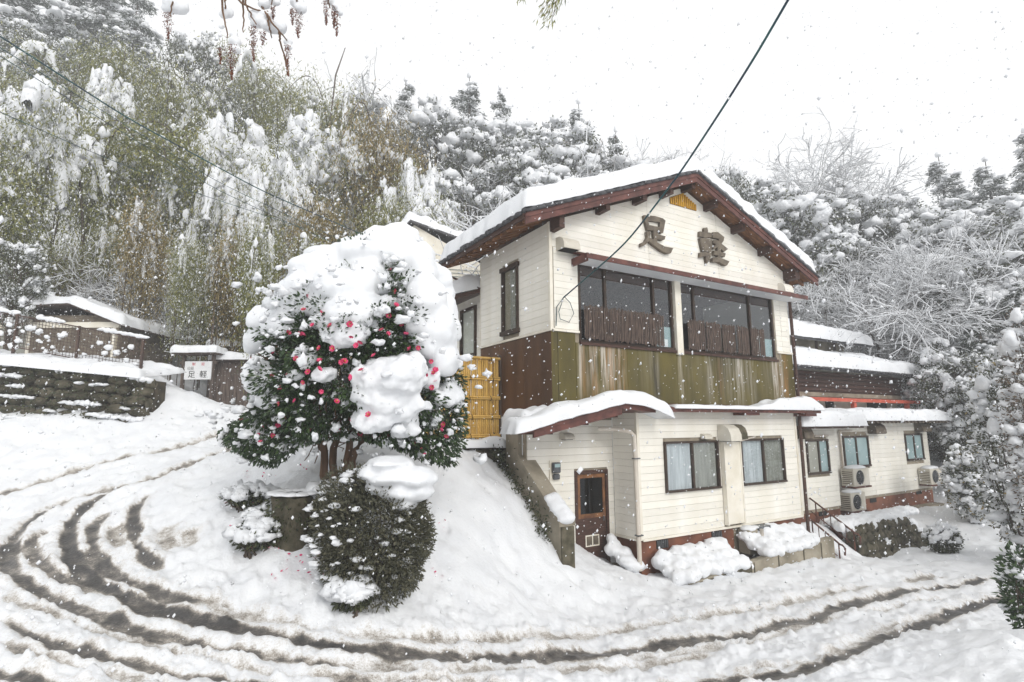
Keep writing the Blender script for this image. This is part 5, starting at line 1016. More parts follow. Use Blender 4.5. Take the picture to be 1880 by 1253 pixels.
# ------------------------------------------------------------------ tree prototypes: (trunk, crown, snow) meshes, reference height H
def proto_finish(tr, cr, sn, nm):
    out = []
    for (V, F, m, sm), part in zip((tr, cr, sn), ('trunk', 'crown', 'snow')):
        if V is None: out.append((part, None)); continue
        me = mesh_np(nm + '_' + part, V, F, sm); me.materials.append(M[m]); out.append((part, me))
    return out
def bamboo(seed, H=8.0, snow=.5, lm='bambooleaf', nc=9, spread=3.0, hang=1.5, dens=1.0):
    global rng; keep = rng; rng = np.random.default_rng(seed)
    tr = MB(); LC = []; LDr = []; SC = []; SR = []; WC = []; ridge = []
    for c in range(nc):
        az = rng.random() * 6.283; h = H * rng.uniform(.72, 1.0); sp = spread * rng.uniform(.35, 1.0); b = np.array([rng.normal() * .5, rng.normal() * .5, -.8])
        t = np.linspace(0, 1, 22); ph = rng.uniform(.66, .80)
        P = np.column_stack([b[0] + math.cos(az) * sp * t ** 1.9, b[1] + math.sin(az) * sp * t ** 1.9, b[2] + (h + .8) * np.sin(math.pi * ph * t) / math.sin(math.pi * min(ph, .5)) if ph < .5 else b[2] + (h + .8) * np.sin(math.pi * ph * t)])
        tr.tube(P, np.linspace(.05, .012, 22), 4, False)
        n = int(1250 * dens); tt = .13 + .87 * rng.random(n) ** .72; base = np.column_stack([np.interp(tt, t, P[:, k]) for k in range(3)])
        u = rng.random(n) ** 1.3; hg = hang * (.35 + .65 * np.sin(np.clip((tt - .3) / .7, 0, 1) * math.pi * .75)) * rng.uniform(.6, 1.1)
        wd = (.62 * (1 - .35 * u)); jit = rng.normal(size=(n, 3)) * wd[:, None] * np.array([1, 1, .55])
        C = base + jit; C[:, 2] -= u * hg; LC.append(C)
        LDr.append(np.column_stack([rng.normal(size=n) * .9, rng.normal(size=n) * .9, -.8 - .3 * rng.random(n)]))
        ns = int(n * (.06 + .32 * snow)); k = rng.integers(0, n, ns); WC.append(C[k] + rng.normal(size=(ns, 3)) * .06 + np.array([0, 0, .07]))
        for rep in range(1 + (snow > .9)):
            if rng.random() > .30 + snow * .6: continue
            ta = rng.uniform(.30, .5); tb = rng.uniform(.82, 1.0); ts = np.linspace(ta, tb, 18); q = np.column_stack([np.interp(ts, t, P[:, k]) for k in range(3)])
            env = np.sin(np.linspace(.08, .95, 18) * math.pi) ** .5; rr = (.08 + .20 * snow) * rng.uniform(.6, 1.3) * env * (1 + .6 * vnoise(np.column_stack([ts * 16 + c * 9 + rep * 5, ts * 0]), seed))
            q[:, 2] += .06 - .4 * rr - (ts - ta) ** 2 * hang * rng.uniform(.3, 1.6); off = rng.normal(size=2) * .28 * (rep + .4); q[:, 0] += off[0] * (ts - ta) * 2; q[:, 1] += off[1] * (ts - ta) * 2; q += rng.normal(size=q.shape) * .05; ridge.append((q, rr))
        nb = int(11 * (.3 + snow * .9)); ts = .38 + .56 * rng.random(nb); q = np.column_stack([np.interp(ts, t, P[:, k]) for k in range(3)])
        q += rng.normal(size=(nb, 3)) * np.array([.26, .26, .14]); q[:, 2] -= rng.random(nb) ** 2.5 * hang * .55
        SC.append(q); r = rng.uniform(.04, .15, nb) * (.6 + .5 * snow); SR.append(np.column_stack([r * rng.uniform(.8, 1.5, nb), r * rng.uniform(.8, 1.5, nb), r * rng.uniform(.9, 2.2, nb)]))
    LC = np.vstack(LC); LDr = np.vstack(LDr); WC = np.vstack(WC); n = len(LC)
    lv, lf = leaves(LC, LDr, rng.uniform(.14, .26, n), rng.uniform(.028, .05, n))
    bv, bf = blobs(np.vstack(SC), np.vstack(SR), ICO2, .62, .8, seed, 2.0)
    wv, wf = leaves(WC, rng.normal(size=(len(WC), 3)) + np.array([0, 0, -.5]), rng.uniform(.07, .15, len(WC)), rng.uniform(.04, .075, len(WC)))
    rb = MB()
    for q, rr in ridge: rb.tube(q, np.maximum(rr, .02), 8, False)
    if ridge:
        rv, rf_ = rb.data(); rv = rv + .13 * np.stack([fbm(rv * 3.1 + o_, 2, seed) for o_ in (0, 31, 67)], -1) * np.array([1, 1, .8])
    else: rv, rf_ = np.zeros((0, 3)), []
    V, F = tr.data(); rng = keep; n1 = len(bv); n2 = n1 + len(wv)
    return proto_finish((V, F, 'bark', True), (lv, lf, lm, False), (np.vstack([bv, wv, rv]), [bf, wf + n1] + [f + n2 for f in rf_], 'snow', True), 'bamboo'), H
def conifer(seed, H=11.0, snow=.6, W=2.5, dens=1.0, lm='conifer'):
    global rng; keep = rng; rng = np.random.default_rng(seed)
    tr = MB(); tr.tube([(0, 0, -1), (.05, 0, H * .4), (0, .05, H * .75), (0, 0, H)], [.2, .14, .07, .015], 6)
    LC = []; LDr = []; SC = []; SR = []; WC = []
    nw = 17; SA = []
    for w in range(nw):
        z = H * (.14 + .84 * w / nw); L = W * (1 - (z / H) ** 1.4) * rng.uniform(.8, 1.12) + .25
        for k in range(7 if w < 12 else 5):
            az = rng.random() * 6.283; l = L * rng.uniform(.5, 1.15); dr = rng.uniform(.2, .75); t = np.linspace(0, 1, 6); zz_ = z + rng.normal() * .28
            P = np.column_stack([math.cos(az) * l * t, math.sin(az) * l * t, zz_ + .15 * l * t - dr * l * t ** 2]); tr.tube(P, np.linspace(.035, .008, 6), 3, False)
            n = int((44 + 85 * l) * dens); tt = .12 + .88 * rng.random(n); b = np.column_stack([np.interp(tt, t, P[:, q]) for q in range(3)]); wd = .30 * (1.15 - tt) * min(1, l) + .06
            C = b + np.column_stack([-math.sin(az) * rng.normal(size=n) * wd, math.cos(az) * rng.normal(size=n) * wd, -np.abs(rng.normal(size=n)) * .16]); LC.append(C)
            LDr.append(np.column_stack([math.cos(az) + rng.normal(size=n) * .6, math.sin(az) + rng.normal(size=n) * .6, -.55 + rng.normal(size=n) * .35]))
            ns = int(n * .30 * (.5 + snow)); kk = rng.integers(0, n, ns); WC.append(C[kk] + np.array([0, 0, .07]) + rng.normal(size=(ns, 3)) * .03)
            nb = rng.binomial(9, .28 + .5 * snow)
            ts = .25 + .75 * rng.random(nb)
            for q in ts:
                p = np.array([np.interp(q, t, P[:, j]) for j in range(3)]); r = (.06 + .12 * l / W) * rng.uniform(.4, 1.6); SC.append(p + np.array([rng.normal() * .08, rng.normal() * .08, .08])); SR.append((r * rng.uniform(.9, 2.1), r * rng.uniform(.8, 1.3), r * rng.uniform(.6, 1.1))); SA.append(az)
    SC.append((0, 0, H)); SR.append((.12, .12, .2)); SA.append(0)
    LC = np.vstack(LC); LDr = np.vstack(LDr); WC = np.vstack(WC); n = len(LC)
    lv, lf = leaves(LC, LDr, rng.uniform(.12, .26, n), rng.uniform(.035, .06, n)); bv, bf = blobs(SC, SR, ICO2, .6, .55, seed, 2.0, np.array(SA))
    wv, wf = leaves(WC, rng.normal(size=(len(WC), 3)) * np.array([1, 1, .4]), rng.uniform(.08, .16, len(WC)), rng.uniform(.05, .08, len(WC)))
    V, F = tr.data(); rng = keep
    return proto_finish((V, F, 'bark', True), (lv, lf, lm, False), (np.vstack([bv, wv]), [bf, wf + len(bv)], 'snow', True), 'conifer'), H
def broadleaf(seed, H=8.0, snow=.6, W=2.9, lm='evergreen', dens=1.0, L=.15):
    global rng; keep = rng; rng = np.random.default_rng(seed)
    tr = MB(); LC = []; LDr = []; SC = []; SR = []; WC = []
    tr.tube([(0, 0, -1), (.1, .05, H * .3), (-.05, .1, H * .6), (0, 0, H * .85)], [.22, .17, .10, .03], 6)
    nc = 64; d = rng.normal(size=(nc, 3)); d /= np.linalg.norm(d, axis=1)[:, None]; r = rng.uniform(.55, 1.0, nc); c = d * r[:, None] * np.array([W, W, H * .40]) + np.array([0, 0, H * .57]); c[:, :2] *= (1.1 - .42 * np.clip((c[:, 2] / H - .5) * 2, -.3, 1))[:, None]
    for p in c:
        s = rng.uniform(.45, .85); b = np.array([p[0] * .15, p[1] * .15, max(H * .12, p[2] - .5 * math.hypot(p[0], p[1]) - .4)]); t = np.linspace(0, 1, 6)[:, None]; tr.tube(b * (1 - t) + p * t + .06 * rng.normal(size=(6, 3)), np.linspace(.06, .012, 6), 3, False)
        n = int(150 * dens * (s / .65) ** 2); q = rng.normal(size=(n, 3)); q /= np.linalg.norm(q, axis=1)[:, None]; rr = s * rng.random(n) ** .45
        C = p + q * rr[:, None] * np.array([1.1, 1.1, .75]); LC.append(C); LDr.append(q + rng.normal(size=(n, 3)) * .6 + np.array([0, 0, -.5]))
        ns = int(n * (.14 + .40 * snow)); k = rng.integers(0, n, ns); WC.append(C[k] + np.array([0, 0, .09]))
        if rng.random() < .25 + .75 * snow:
            for z in range(5 + rng.binomial(8, snow)):
                rs = s * (.09 + .30 * rng.random() ** 1.6); ox, oy = rng.normal() * s * .5, rng.normal() * s * .5; SC.append(p + np.array([ox, oy, s * (.62 - .55 * (ox * ox + oy * oy) / (s * s))])); SR.append((rs * rng.uniform(.8, 1.4), rs * rng.uniform(.8, 1.4), rs * rng.uniform(.7, 1.1)))
    LC = np.vstack(LC); LDr = np.vstack(LDr); WC = np.vstack(WC); n = len(LC)
    lv, lf = leaves(LC, LDr, rng.uniform(.6, 1.2, n) * L, rng.uniform(.3, .5, n) * L, .1); bv, bf = blobs(SC, SR, ICO2, .75, .8, seed, 2.1)
    wv, wf = leaves(WC, rng.normal(size=(len(WC), 3)) * np.array([1, 1, .4]), rng.uniform(.08, .16, len(WC)), rng.uniform(.05, .09, len(WC)))
    V, F = tr.data(); rng = keep
    return proto_finish((V, F, 'bark', True), (lv, lf, lm, False), (np.vstack([bv, wv]), [bf, wf + len(bv)], 'snow', True), 'broadleaf'), H
def bare(seed, H=9.0, snow=.6, lean=0.0, twigs=0, spread=.55, lv=4, low=.25, up=.25):
    """leafless tree: dark limbs, each with a ridge of snow along its upper side"""
    global rng; keep = rng; rng = np.random.default_rng(seed)
    tr = MB(); sn = MB(); tips = []
    def grow(p, d, L, r, lev):
        n = 6 if lev < 4 else 4; P = [p]; q = np.array(d, float)
        for i in range(n - 1):
            q = q + rng.normal(size=3) * .16 + np.array([0, 0, -.03 if lev > 1 else .02]); q /= np.linalg.norm(q); P.append(P[-1] + q * L / (n - 1))
        P = np.array(P); R = np.linspace(r, r * .6, n); tr.tube(P, R, 5 if lev < 2 else 3, False)
        hz = math.hypot(q[0], q[1])
        if lev > 0 and hz > .25 and rng.random() < .55 + .45 * snow: sn.tube(P + np.array([0, 0, 1]) * (R * .75 + .004 + .006 * snow)[:, None], R * .78 + (.005 + .010 * snow) * rng.uniform(.5, 1.5), 4 if lev < 2 else 3, False)
        if lev >= lv: tips.append(P[-1]); return
        for k in range(rng.integers(3, 6) if lev else rng.integers(6, 9)):
            i = rng.integers(1 if lev else 2, n); a = rng.normal(size=3); a -= q * (a @ q); a /= np.linalg.norm(a)
            dd = q * rng.uniform(.55, .95) + a * rng.uniform(.5, 1.0) * spread * 1.6; dd[2] = dd[2] * .9 + (up if lev < 3 else .05); dd /= np.linalg.norm(dd)
            grow(P[i], dd, L * rng.uniform(.52, .78), max(.004, R[i] * rng.uniform(.5, .68)), lev + 1)
    for k in range(2 if low < .2 else 1): grow(np.array([rng.normal() * .2, rng.normal() * .2, -.8]), np.array([lean + rng.normal() * .15, rng.normal() * .15, 1.0]), H * .5, H * .0085 + .014, 0)
    V, F = tr.data(); sv, sf = sn.data(); T = np.array(tips); nb = int(len(T) * .25 * snow)
    k = rng.integers(0, len(T), nb); s = rng.uniform(.015, .05, nb); bv, bf = blobs(T[k], np.column_stack([s * 1.4, s * 1.3, s * .8]), ICO1, .3, .6, seed)
    sv2 = np.vstack([sv, bv]); SF = list(sf) + [bf + len(sv)]
    cr = (None, None, None, None)
    if twigs:
        kk = rng.integers(0, len(T), twigs); C = T[kk] + rng.normal(size=(twigs, 3)) * .05; a, b = leaves(C, rng.normal(size=(twigs, 3)), rng.uniform(.05, .16, twigs), rng.uniform(.006, .014, twigs)); cr = (a, b, 'twigbrown', False)
    ztop = max(V[:, 2].max(), 1); rng = keep
    return proto_finish((V, F, 'bark', True), cr, (sv2, SF, 'snow', True), 'bare'), float(ztop)
PR = {'B': [bamboo(1, snow=.28), bamboo(2, nc=11, spread=3.6, snow=.22)], 'G': [bamboo(3, lm='goldleaf', snow=.10, nc=10, spread=2.6)], 'S': [bamboo(4, snow=1.25, dens=.8, nc=11, spread=2.6, hang=2.0), bamboo(5, snow=1.6, dens=.6, nc=9, spread=3.2, hang=1.9)],
      'P': [bamboo(6, nc=5, spread=1.7, hang=2.6, snow=.38, dens=1.6, lm='goldleaf'), bamboo(7, nc=6, spread=1.5, hang=2.8, snow=.6, dens=1.5)],
      'C': [conifer(11), conifer(12, snow=.85, W=3.0), conifer(13, snow=.4, W=2.2)], 'E': [broadleaf(21), broadleaf(22, snow=.95, W=3.2), broadleaf(23, snow=.35, W=2.6)],
      'D': [bare(31, lv=5), bare(32, spread=.5, up=.35, lv=5), bare(33, spread=.55, up=.3, lv=5)], 'T': [bare(34, twigs=5200, low=.1, spread=.75, H=7.0), bare(35, twigs=4200, low=.1, spread=.8, H=7.0, snow=.8)]}
KIND = {'B': 'bamboo_clump', 'G': 'bamboo_clump', 'S': 'bamboo_clump', 'P': 'bamboo_clump', 'C': 'conifer_tree', 'E': 'evergreen_tree', 'D': 'bare_tree', 'T': 'twiggy_tree'}
CATS = {'B': 'bamboo', 'G': 'bamboo', 'S': 'bamboo', 'P': 'bamboo', 'C': 'tree', 'E': 'tree', 'D': 'tree', 'T': 'tree'}
def tree(kind, px, top, Y, label, wide=1.0, var=None, group='trees on the snowy hillside', base=None):
    ps = PR[kind]; pi = var if var is not None else rng.integers(0, len(ps)); parts, H = ps[pi % len(ps)]
    p = atY(px, top, Y); g = ground(p[0], p[1]) if base is None else base; h = max(1.5, p[2] - g); s = h / H
    t = thing(KIND[kind], label, CATS[kind], (p[0], p[1], g - .1), rng.random() * 6.283, group); t.scale = (s * wide, s * wide, s)
    for nm, me in parts:
        if me is None: continue
        o = bpy.data.objects.new(nm, me); COL.objects.link(o); o.parent = t
        if nm == 'snow': o['kind'] = 'stuff'
    return t
TL = [
 # left: bamboo slope
 ('B', 12, 262, 19.5, 'dark green bamboo clump cut by the left edge above the shed', .8, 0), ('S', 95, 178, 21, 'white snow laden bamboo plume above the shed roof', .62, 0),
 ('B', 262, 195, 24, 'large olive green bamboo clump arching above the utility wires', .95, 1), ('B', 190, 300, 23, 'olive bamboo clump hanging left of the big arching clump', .75, 0),
 ('P', 265, 330, 20.5, 'drooping brownish bamboo plume hanging behind the mesh fence', .6, 0), ('P', 338, 430, 19.6, 'drooping snow striped bamboo plume left of the welcome sign', .55, 1),
 ('P', 428, 380, 20.4, 'drooping bamboo plume right behind the welcome sign', .6, 0), ('P', 505, 400, 20.0, 'drooping bamboo plume just left of the camellia dome', .62, 1),
 ('S', 415, 195, 27, 'white bowed bamboo above the welcome sign', .7, 1), ('S', 300, 290, 24.5, 'snow striped bamboo between two olive clumps', .5, 0), ('S', 430, 310, 23.5, 'snow heaped bamboo falling toward the welcome sign', .55, 0),
 ('E', 40, 415, 18.8, 'dark leafy tree behind the shed at the left edge', .7, 2), ('T', 175, 440, 22.0, 'twiggy dark tree behind the shed gable', .9, 0), ('T', 270, 470, 22.5, 'twiggy tree overhanging the path by the fence', .9, 1),
 ('S', 520, 290, 27, 'snow covered bamboo left above the camellia dome', .7, 0), ('S', 600, 205, 32, 'big white bowed bamboo mass upslope of the camellia', .85, 1), ('S', 560, 330, 26, 'white bamboo heap behind the upper wires', .6, 1),
 ('G', 602, 335, 24.0, 'golden olive bamboo clump over the camellia dome', .7, 0), ('G', 705, 192, 33, 'tall golden brown bamboo clump upslope of the annex', .68, 0), ('B', 728, 342, 26, 'small green bamboo clump left of the far gabled house', .6, 1),
 ('S', 762, 300, 30, 'narrow white bamboo above the far gabled house', .45, 0), ('P', 645, 400, 21.5, 'drooping bamboo just behind the camellia top', .6, 0),
 ('P', 60, 400, 20.5, 'drooping bamboo plume behind the shed roof', .7, 1), ('P', 135, 430, 21.5, 'drooping bamboo plume over the shed gable', .7, 0), ('P', 205, 400, 21.8, 'drooping bamboo plume left of the fence end', .7, 1), ('P', 380, 450, 21.2, 'drooping bamboo plume over the welcome sign roof', .6, 1), ('P', 465, 440, 21.4, 'drooping bamboo plume over the plank screens', .6, 0), ('P', 560, 430, 21.6, 'drooping bamboo plume touching the camellia dome', .7, 1),
 ('E', 150, 520, 21.6, 'dark undergrowth tree right of the shed gable', .9, 2), ('E', 230, 500, 23, 'dark undergrowth tree above the fence end', .9, 2), ('E', 320, 540, 23, 'dark undergrowth tree up the path', .8, 2), ('E', 420, 520, 22.5, 'dark undergrowth tree behind the plank screens', .9, 2), ('E', 500, 540, 22, 'dark undergrowth tree by the camellia dome', .9, 2), ('T', 380, 500, 23.5, 'twiggy undergrowth behind the thin pole', .9, 0), ('E', 580, 480, 23, 'dark tree hidden behind the camellia', .9, 2),
 # hazy top left
 ('C', 40, -260, 46, 'tall dark conifer at the top left corner', 1.1, 2), ('C', 120, -190, 45, 'second dark conifer from the top left corner', 1.1, 0), ('C', 200, -120, 46, 'third dark conifer from the top left corner', 1.1, 2), ('C', 262, -60, 44, 'dark conifer bordering the open sky at left', .9, 0),
 ('E', 90, 40, 36, 'dim leafy tree below the top left conifers', .9, 2), ('B', 200, 70, 34, 'snow dusted bamboo below the top left conifers', .9, 1), ('S', 215, 120, 30, 'snowy bamboo crown left of the dark evergreen', .6, 1), ('B', 30, 120, 30, 'snow dusted bamboo at left above the wires', .9, 1),
 ('E', 368, 30, 38, 'dark evergreen standing against the sky at left', .55, 2), ('B', 345, 130, 32, 'bamboo below the dark evergreen at left', .7, 0), ('B', 470, 92, 42, 'hazy bamboo against the sky under the hanging branches', .75, 1), ('T', 590, 95, 42, 'hazy twiggy tree against the sky upslope', .9, 1),
 ('B', 545, 150, 38, 'hazy grey bamboo left of the leaning pole', .7, 0), ('C', 645, 168, 40, 'small hazy conifer right of the leaning pole', .8, 2), ('B', 610, 150, 41, 'hazy bamboo right of the leaning pole', .7, 1),
 # middle skyline
 ('C', 745, 146, 50, 'dark conifer with a bare top on the middle skyline', .95, 0), ('C', 862, 138, 48, 'tall snowy conifer on the skyline above the annex', .95, 1), ('C', 918, 160, 49, 'thin conifer just right of the tall snowy one', .8, 2), ('C', 1062, 186, 48, 'snowy conifer on the skyline above the roof eave', .9, 1), ('C', 1130, 238, 45, 'small pointed conifer left of the roof ridge', .8, 0),
 ('E', 800, 190, 44, 'snowy evergreen between skyline conifers', .9, 0), ('E', 985, 245, 40, 'round evergreen heaped with snow above the eave', .95, 1), ('E', 860, 290, 33, 'snow capped evergreen above the far gabled house', .8, 1), ('T', 905, 285, 35, 'grey twiggy thicket above the left eave', 1.1, 0), ('T', 800, 270, 37, 'grey twiggy thicket upslope of the gabled house', 1.1, 1),
 ('E', 1065, 280, 35, 'snow heaped evergreen close above the roof snow', .9, 1), ('T', 965, 330, 31, 'twiggy thicket just over the roof snow', 1.0, 0), ('S', 800, 335, 29, 'white bamboo right of the far gabled house', .6, 1), ('T', 870, 370, 28, 'low twiggy thicket between annex and eave', 1.0, 1), ('E', 1120, 300, 36, 'snowy evergreen behind the roof ridge', .9, 0), ('B', 690, 260, 36, 'green bamboo beside the golden clump', .7, 0),
 # right of the ridge
 ('D', 1206, 268, 44, 'small bare tree left of the roof ridge', .9, 2), ('E', 1336, 276, 36, 'dark round evergreen standing just right of the ridge', .5, 2), ('D', 1402, 236, 42, 'bare tree on the skyline right of the ridge', 1.0, 1), ('D', 1555, 262, 43, 'bare spreading tree on the skyline above the wing', 1.1, 0), ('D', 1470, 262, 46, 'thin bare tree between two larger bare trees', .9, 2),
 ('E', 1385, 330, 34, 'evergreen heaped with snow behind the right verge', .9, 1), ('E', 1455, 345, 36, 'snow heaped evergreen above the sprawling branches', .9, 1), ('E', 1530, 335, 39, 'snowy evergreen below the spreading bare tree', .9, 0), ('E', 1610, 352, 40, 'snowy evergreen left of the skyline conifers', .9, 1),
 ('D', 1500, 380, 30, 'fan shaped bare tree with snow lined branches near the eave', 1.0, 1), ('D', 1610, 400, 30, 'wide bare tree with snow lined branches above the wing', 1.05, 2), ('D', 1560, 470, 29, 'low bare tree just over the tiered roofs', 1.1, 2), ('D', 1680, 430, 29, 'bare snow lined tree right of the tiered roofs', 1.0, 0), ('T', 1450, 440, 31, 'snowy thicket behind the right eave', .9, 1),
 ('C', 1722, 284, 42, 'large snowy conifer on the right skyline', 1.2, 1), ('C', 1640, 330, 43, 'snowy conifer left of the large right skyline conifer', 1.1, 1), ('C', 1808, 292, 40, 'snowy conifer right of the large skyline conifer', 1.2, 1), ('C', 1882, 238, 36, 'dark conifer cut by the right edge', 1.1, 0), ('E', 1760, 360, 33, 'snow heaped evergreen under the right skyline', 1.1, 1), ('E', 1850, 370, 30, 'snow heaped evergreen at the right edge', 1.1, 0),
 ('E', 1690, 420, 31, 'snow pillowed evergreen above the wing end', 1.0, 1), ('C', 1788, 520, 24, 'green drooping conifer with snow beyond the wing end', 1.0, 2), ('C', 1715, 500, 26, 'snow weighed conifer right behind the tiered roofs', 1.2, 1), ('C', 1865, 500, 23, 'snowy conifer at right edge above the lane', 1.2, 1), ('E', 1740, 610, 23, 'dark snowy evergreen at the end of the wing', .9, 0), ('E', 1800, 640, 21, 'snow crowned evergreen over the lane', .85, 1), ('T', 1690, 560, 28, 'snowy thicket behind the tiered building', .9, 1), ('E', 1725, 740, 24, 'dim evergreen behind the wing corner', 1.0, 2),
 ('E', 1640, 400, 36, 'snowy evergreen behind the bare tree right of the roofs', 1.0, 0), ('E', 1420, 420, 33, 'snowy evergreen just behind the roof verge', .9, 0), ('E', 1830, 450, 27, 'heaped evergreen between the right edge conifers', 1.0, 1), ('E', 1760, 460, 28, 'heaped evergreen left of the green drooping conifer', .9, 1), ('E', 1000, 200, 46, 'snowy evergreen filling the skyline gap above the eave', 1.0, 1), ('E', 930, 230, 44, 'snowy evergreen under the thin skyline conifer', 1.0, 0), ('E', 690, 190, 46, 'snowy evergreen left of the middle skyline conifer', .9, 1), ('E', 1170, 280, 44, 'snowy evergreen by the small bare tree', .9, 1), ('E', 1300, 300, 42, 'snowy evergreen touching the ridge end', .9, 1),
 ('C', 1960, 300, 30, 'conifer standing beyond the right edge', 1.1, 1), ('B', -60, 200, 22, 'bamboo standing beyond the left edge', .9, 0),
]
for k_, px_, tp_, Y_, lab_, w_, v_ in TL:
    tree(k_, px_, tp_, Y_, lab_, w_, v_)
# leafy roadside bush at the right edge, in front of the trees
shr = []
for px_, py0, py1, Y_, rx_, lab_, lm_ in ((1835, 640, 960, 14.5, 1.0, 'tall snowy bush with yellowing leaves along the lane', 'evergreen'), (1890, 540, 900, 13.0, .9, 'tall snowy bush cut by the right edge', 'twigbrown'), (1780, 820, 950, 18.5, .9, 'low snowy bush at the turn of the lane', 'evergreen'), (1885, 1000, 1190, 7.2, .36, 'glossy leafy bush with snow in the right foreground', 'camellia')):
    p0, p1 = atY(px_, py0, Y_), atY(px_, py1, Y_); g_ = ground(p0[0], p0[1]); t_, b_ = shrub('roadside_bush', lab_, p0[0], p0[1], rx_, rx_ * .8, min(g_, p1[2]) , p0[2], 5200 if Y_ > 8 else 1600, lm_, .10 if Y_ > 8 else .09, .04, group='bushes along the lane')
    n_ = 420 if Y_ > 8 else 60; d_ = rng.normal(size=(n_, 3)); d_ /= np.linalg.norm(d_, axis=1)[:, None]; hh = (p0[2] - min(g_, p1[2])); s_ = (rng.random(n_) ** 2.2 * .15 + .02) * rx_
    v_, f_ = blobs(d_ * np.array([rx_, rx_ * .8, hh / 2]) * rng.uniform(.75, 1.02, (n_, 1)) + np.array([0, 0, (p0[2] + min(g_, p1[2])) / 2 - b_[2] + .05]), np.column_stack([s_ * rng.uniform(.7, 1.5, n_), s_ * 1.1, s_ * rng.uniform(.6, 1.3, n_)]), ICO2, .75, .9, freq=2.0)
    obj('snow_patch', mesh_np('snow_patch', v_, f_, True), M['snow'], t_)['kind'] = 'stuff'
    if lm_ == 'evergreen':
        n_ = 260; d_ = rng.normal(size=(n_, 3)); d_ /= np.linalg.norm(d_, axis=1)[:, None]; v_, f_ = leaves(d_ * np.array([rx_, rx_ * .8, hh / 2]) + np.array([0, 0, (p0[2] + min(g_, p1[2])) / 2 - b_[2]]), rng.normal(size=(n_, 3)), .10, .05); obj('yellow_leaves', mesh_np('yellow_leaves', v_, f_), M['goldleaf'], t_)
# ------------------------------------------------------------------ left side: stone wall, mesh fence, shed, sign
wl_ = thing('stone_wall', 'dark mossy stone terrace wall with snow on every ledge', 'wall', (0, 15.0, 0))
def wtop(x): return float(np.interp(x, [-20, -14, -9.9], [5.0, 4.86, 4.42]))
xw0, xw1 = -18.5, -9.85
MB().hexa([(xw0, .12, 2.6), (xw1, .12, 2.6), (xw1, .6, 2.6), (xw0, .6, 2.6), (xw0, .12, wtop(xw0) - .06), (xw1, .12, wtop(xw1) - .06), (xw1, .6, wtop(xw1) - .06), (xw0, .6, wtop(xw0) - .06)]).obj('earth_core', M['soil'], wl_)
for r_ in range(6):
    x = xw0 + .2 * (r_ % 2)
    while x < xw1 - .1:
        w_ = min(random.uniform(.34, .66), xw1 - x); zc = wtop(x) - .16 - r_ * .27; yy = .06 - .05 * r_
        v_, f_ = blobs([(x + w_ / 2, yy + .08, zc)], [(w_ * .56, .20, .15)], ICO2, .2, 1.0, freq=2); obj('stone', mesh_np('stone', v_, f_, True), M['stone'], wl_)
        x += w_ + .015
for r_ in range(6):
    xs = np.arange(xw0, xw1, .13); nz_ = fbm(np.column_stack([xs * 1.3, np.full(len(xs), r_ * 7.3)]), 3, 5); C = []; R = []
    for x, q_ in zip(xs, nz_):
        if q_ > .05: C.append((x, -.10 - .05 * r_ + random.uniform(-.03, .03), wtop(x) - .05 - r_ * .27 + random.uniform(-.02, .02))); R.append((random.uniform(.06, .13), .10, random.uniform(.025, .05) + .05 * q_))
    if C: v_, f_ = blobs(C, R, ICO2, .5, .8, freq=2); obj('snow_ledge', mesh_np('snow_ledge', v_, f_, True), M['snow'], wl_)['kind'] = 'stuff'
n = 1500; P = np.column_stack([rng.uniform(xw0, xw1, n), np.full(n, -.12), np.zeros(n)]); P[:, 2] = np.interp(P[:, 0], [-20, -14, -9.9], [5.0, 4.86, 4.42]) - rng.random(n) * 1.3; P[:, 1] -= (np.interp(P[:, 0], [-20, -14, -9.9], [5.0, 4.86, 4.42]) - P[:, 2]) * .15
v_, f_ = leaves(P, rng.normal(size=(n, 3)) + np.array([0, -.7, -.3]), .10, .04); o = obj('moss', mesh_np('moss', v_, f_), M['evergreen'], wl_); o['kind'] = 'stuff'
blanket([(-.22, 4.5), (.6, 4.62), (1.9, 4.86)], xw0, xw1 - .25, .16, .18, 'terrace_snow', wl_, 24, 150, frame='VU', droop=.06, seed=91, lump=.07, tfun=lambda s_, v_: 1 + 0 * v_)
for o in wl_.children:
    if o.name.startswith('terrace_snow'):
        me = o.data; co = np.empty(len(me.vertices) * 3, np.float32); me.vertices.foreach_get('co', co); co = co.reshape(-1, 3); co[:, 2] += np.interp(co[:, 0], [-20, -14, -9.9], [.5, .36, -.06]).astype(np.float32); me.vertices.foreach_set('co', co.ravel())
# wire mesh fence on the terrace
mf = thing('mesh_fence', 'rusty wire mesh fence with snow along its top rail', 'fence', (0, 16.1, 0))
A = atY(-70, 560, 16.1); B = atY(268, 624, 16.1); Lx = B[0] - A[0]
ft = lambda x: A[2] + (x - A[0]) / Lx * (B[2] - A[2])
for px_ in (-60, 30, 146, 266):
    p = atY(px_, 600, 16.1); MB().box(p[0] - .03, p[0] + .03, -.03, .03, ft(p[0]) - (1.35 if px_ > 100 else 1.15), ft(p[0]) + .03).obj('post', M['fence_wire'], mf)
MB().tube([(A[0], 0, ft(A[0])), (B[0], 0, ft(B[0]))], .022, 6).obj('top_rail', M['fence_wire'], mf); MB().tube([(A[0], 0, ft(A[0]) - .95), (B[0], 0, ft(B[0]) - .95)], .018, 6).obj('bottom_rail', M['fence_wire'], mf)
mw = MB(); x = A[0]
while x < B[0]: mw.tube([(x, .005, ft(x) - .95), (x, .005, ft(x))], .008, 3, False); x += .10
for k in range(10): z = -.095 * (k + .5); mw.tube([(A[0], -.002, ft(A[0]) + z), (B[0], -.002, ft(B[0]) + z)], .008, 3, False)
o = mw.obj('wire_mesh', M['fence_wire'], mf); o['kind'] = 'stuff'
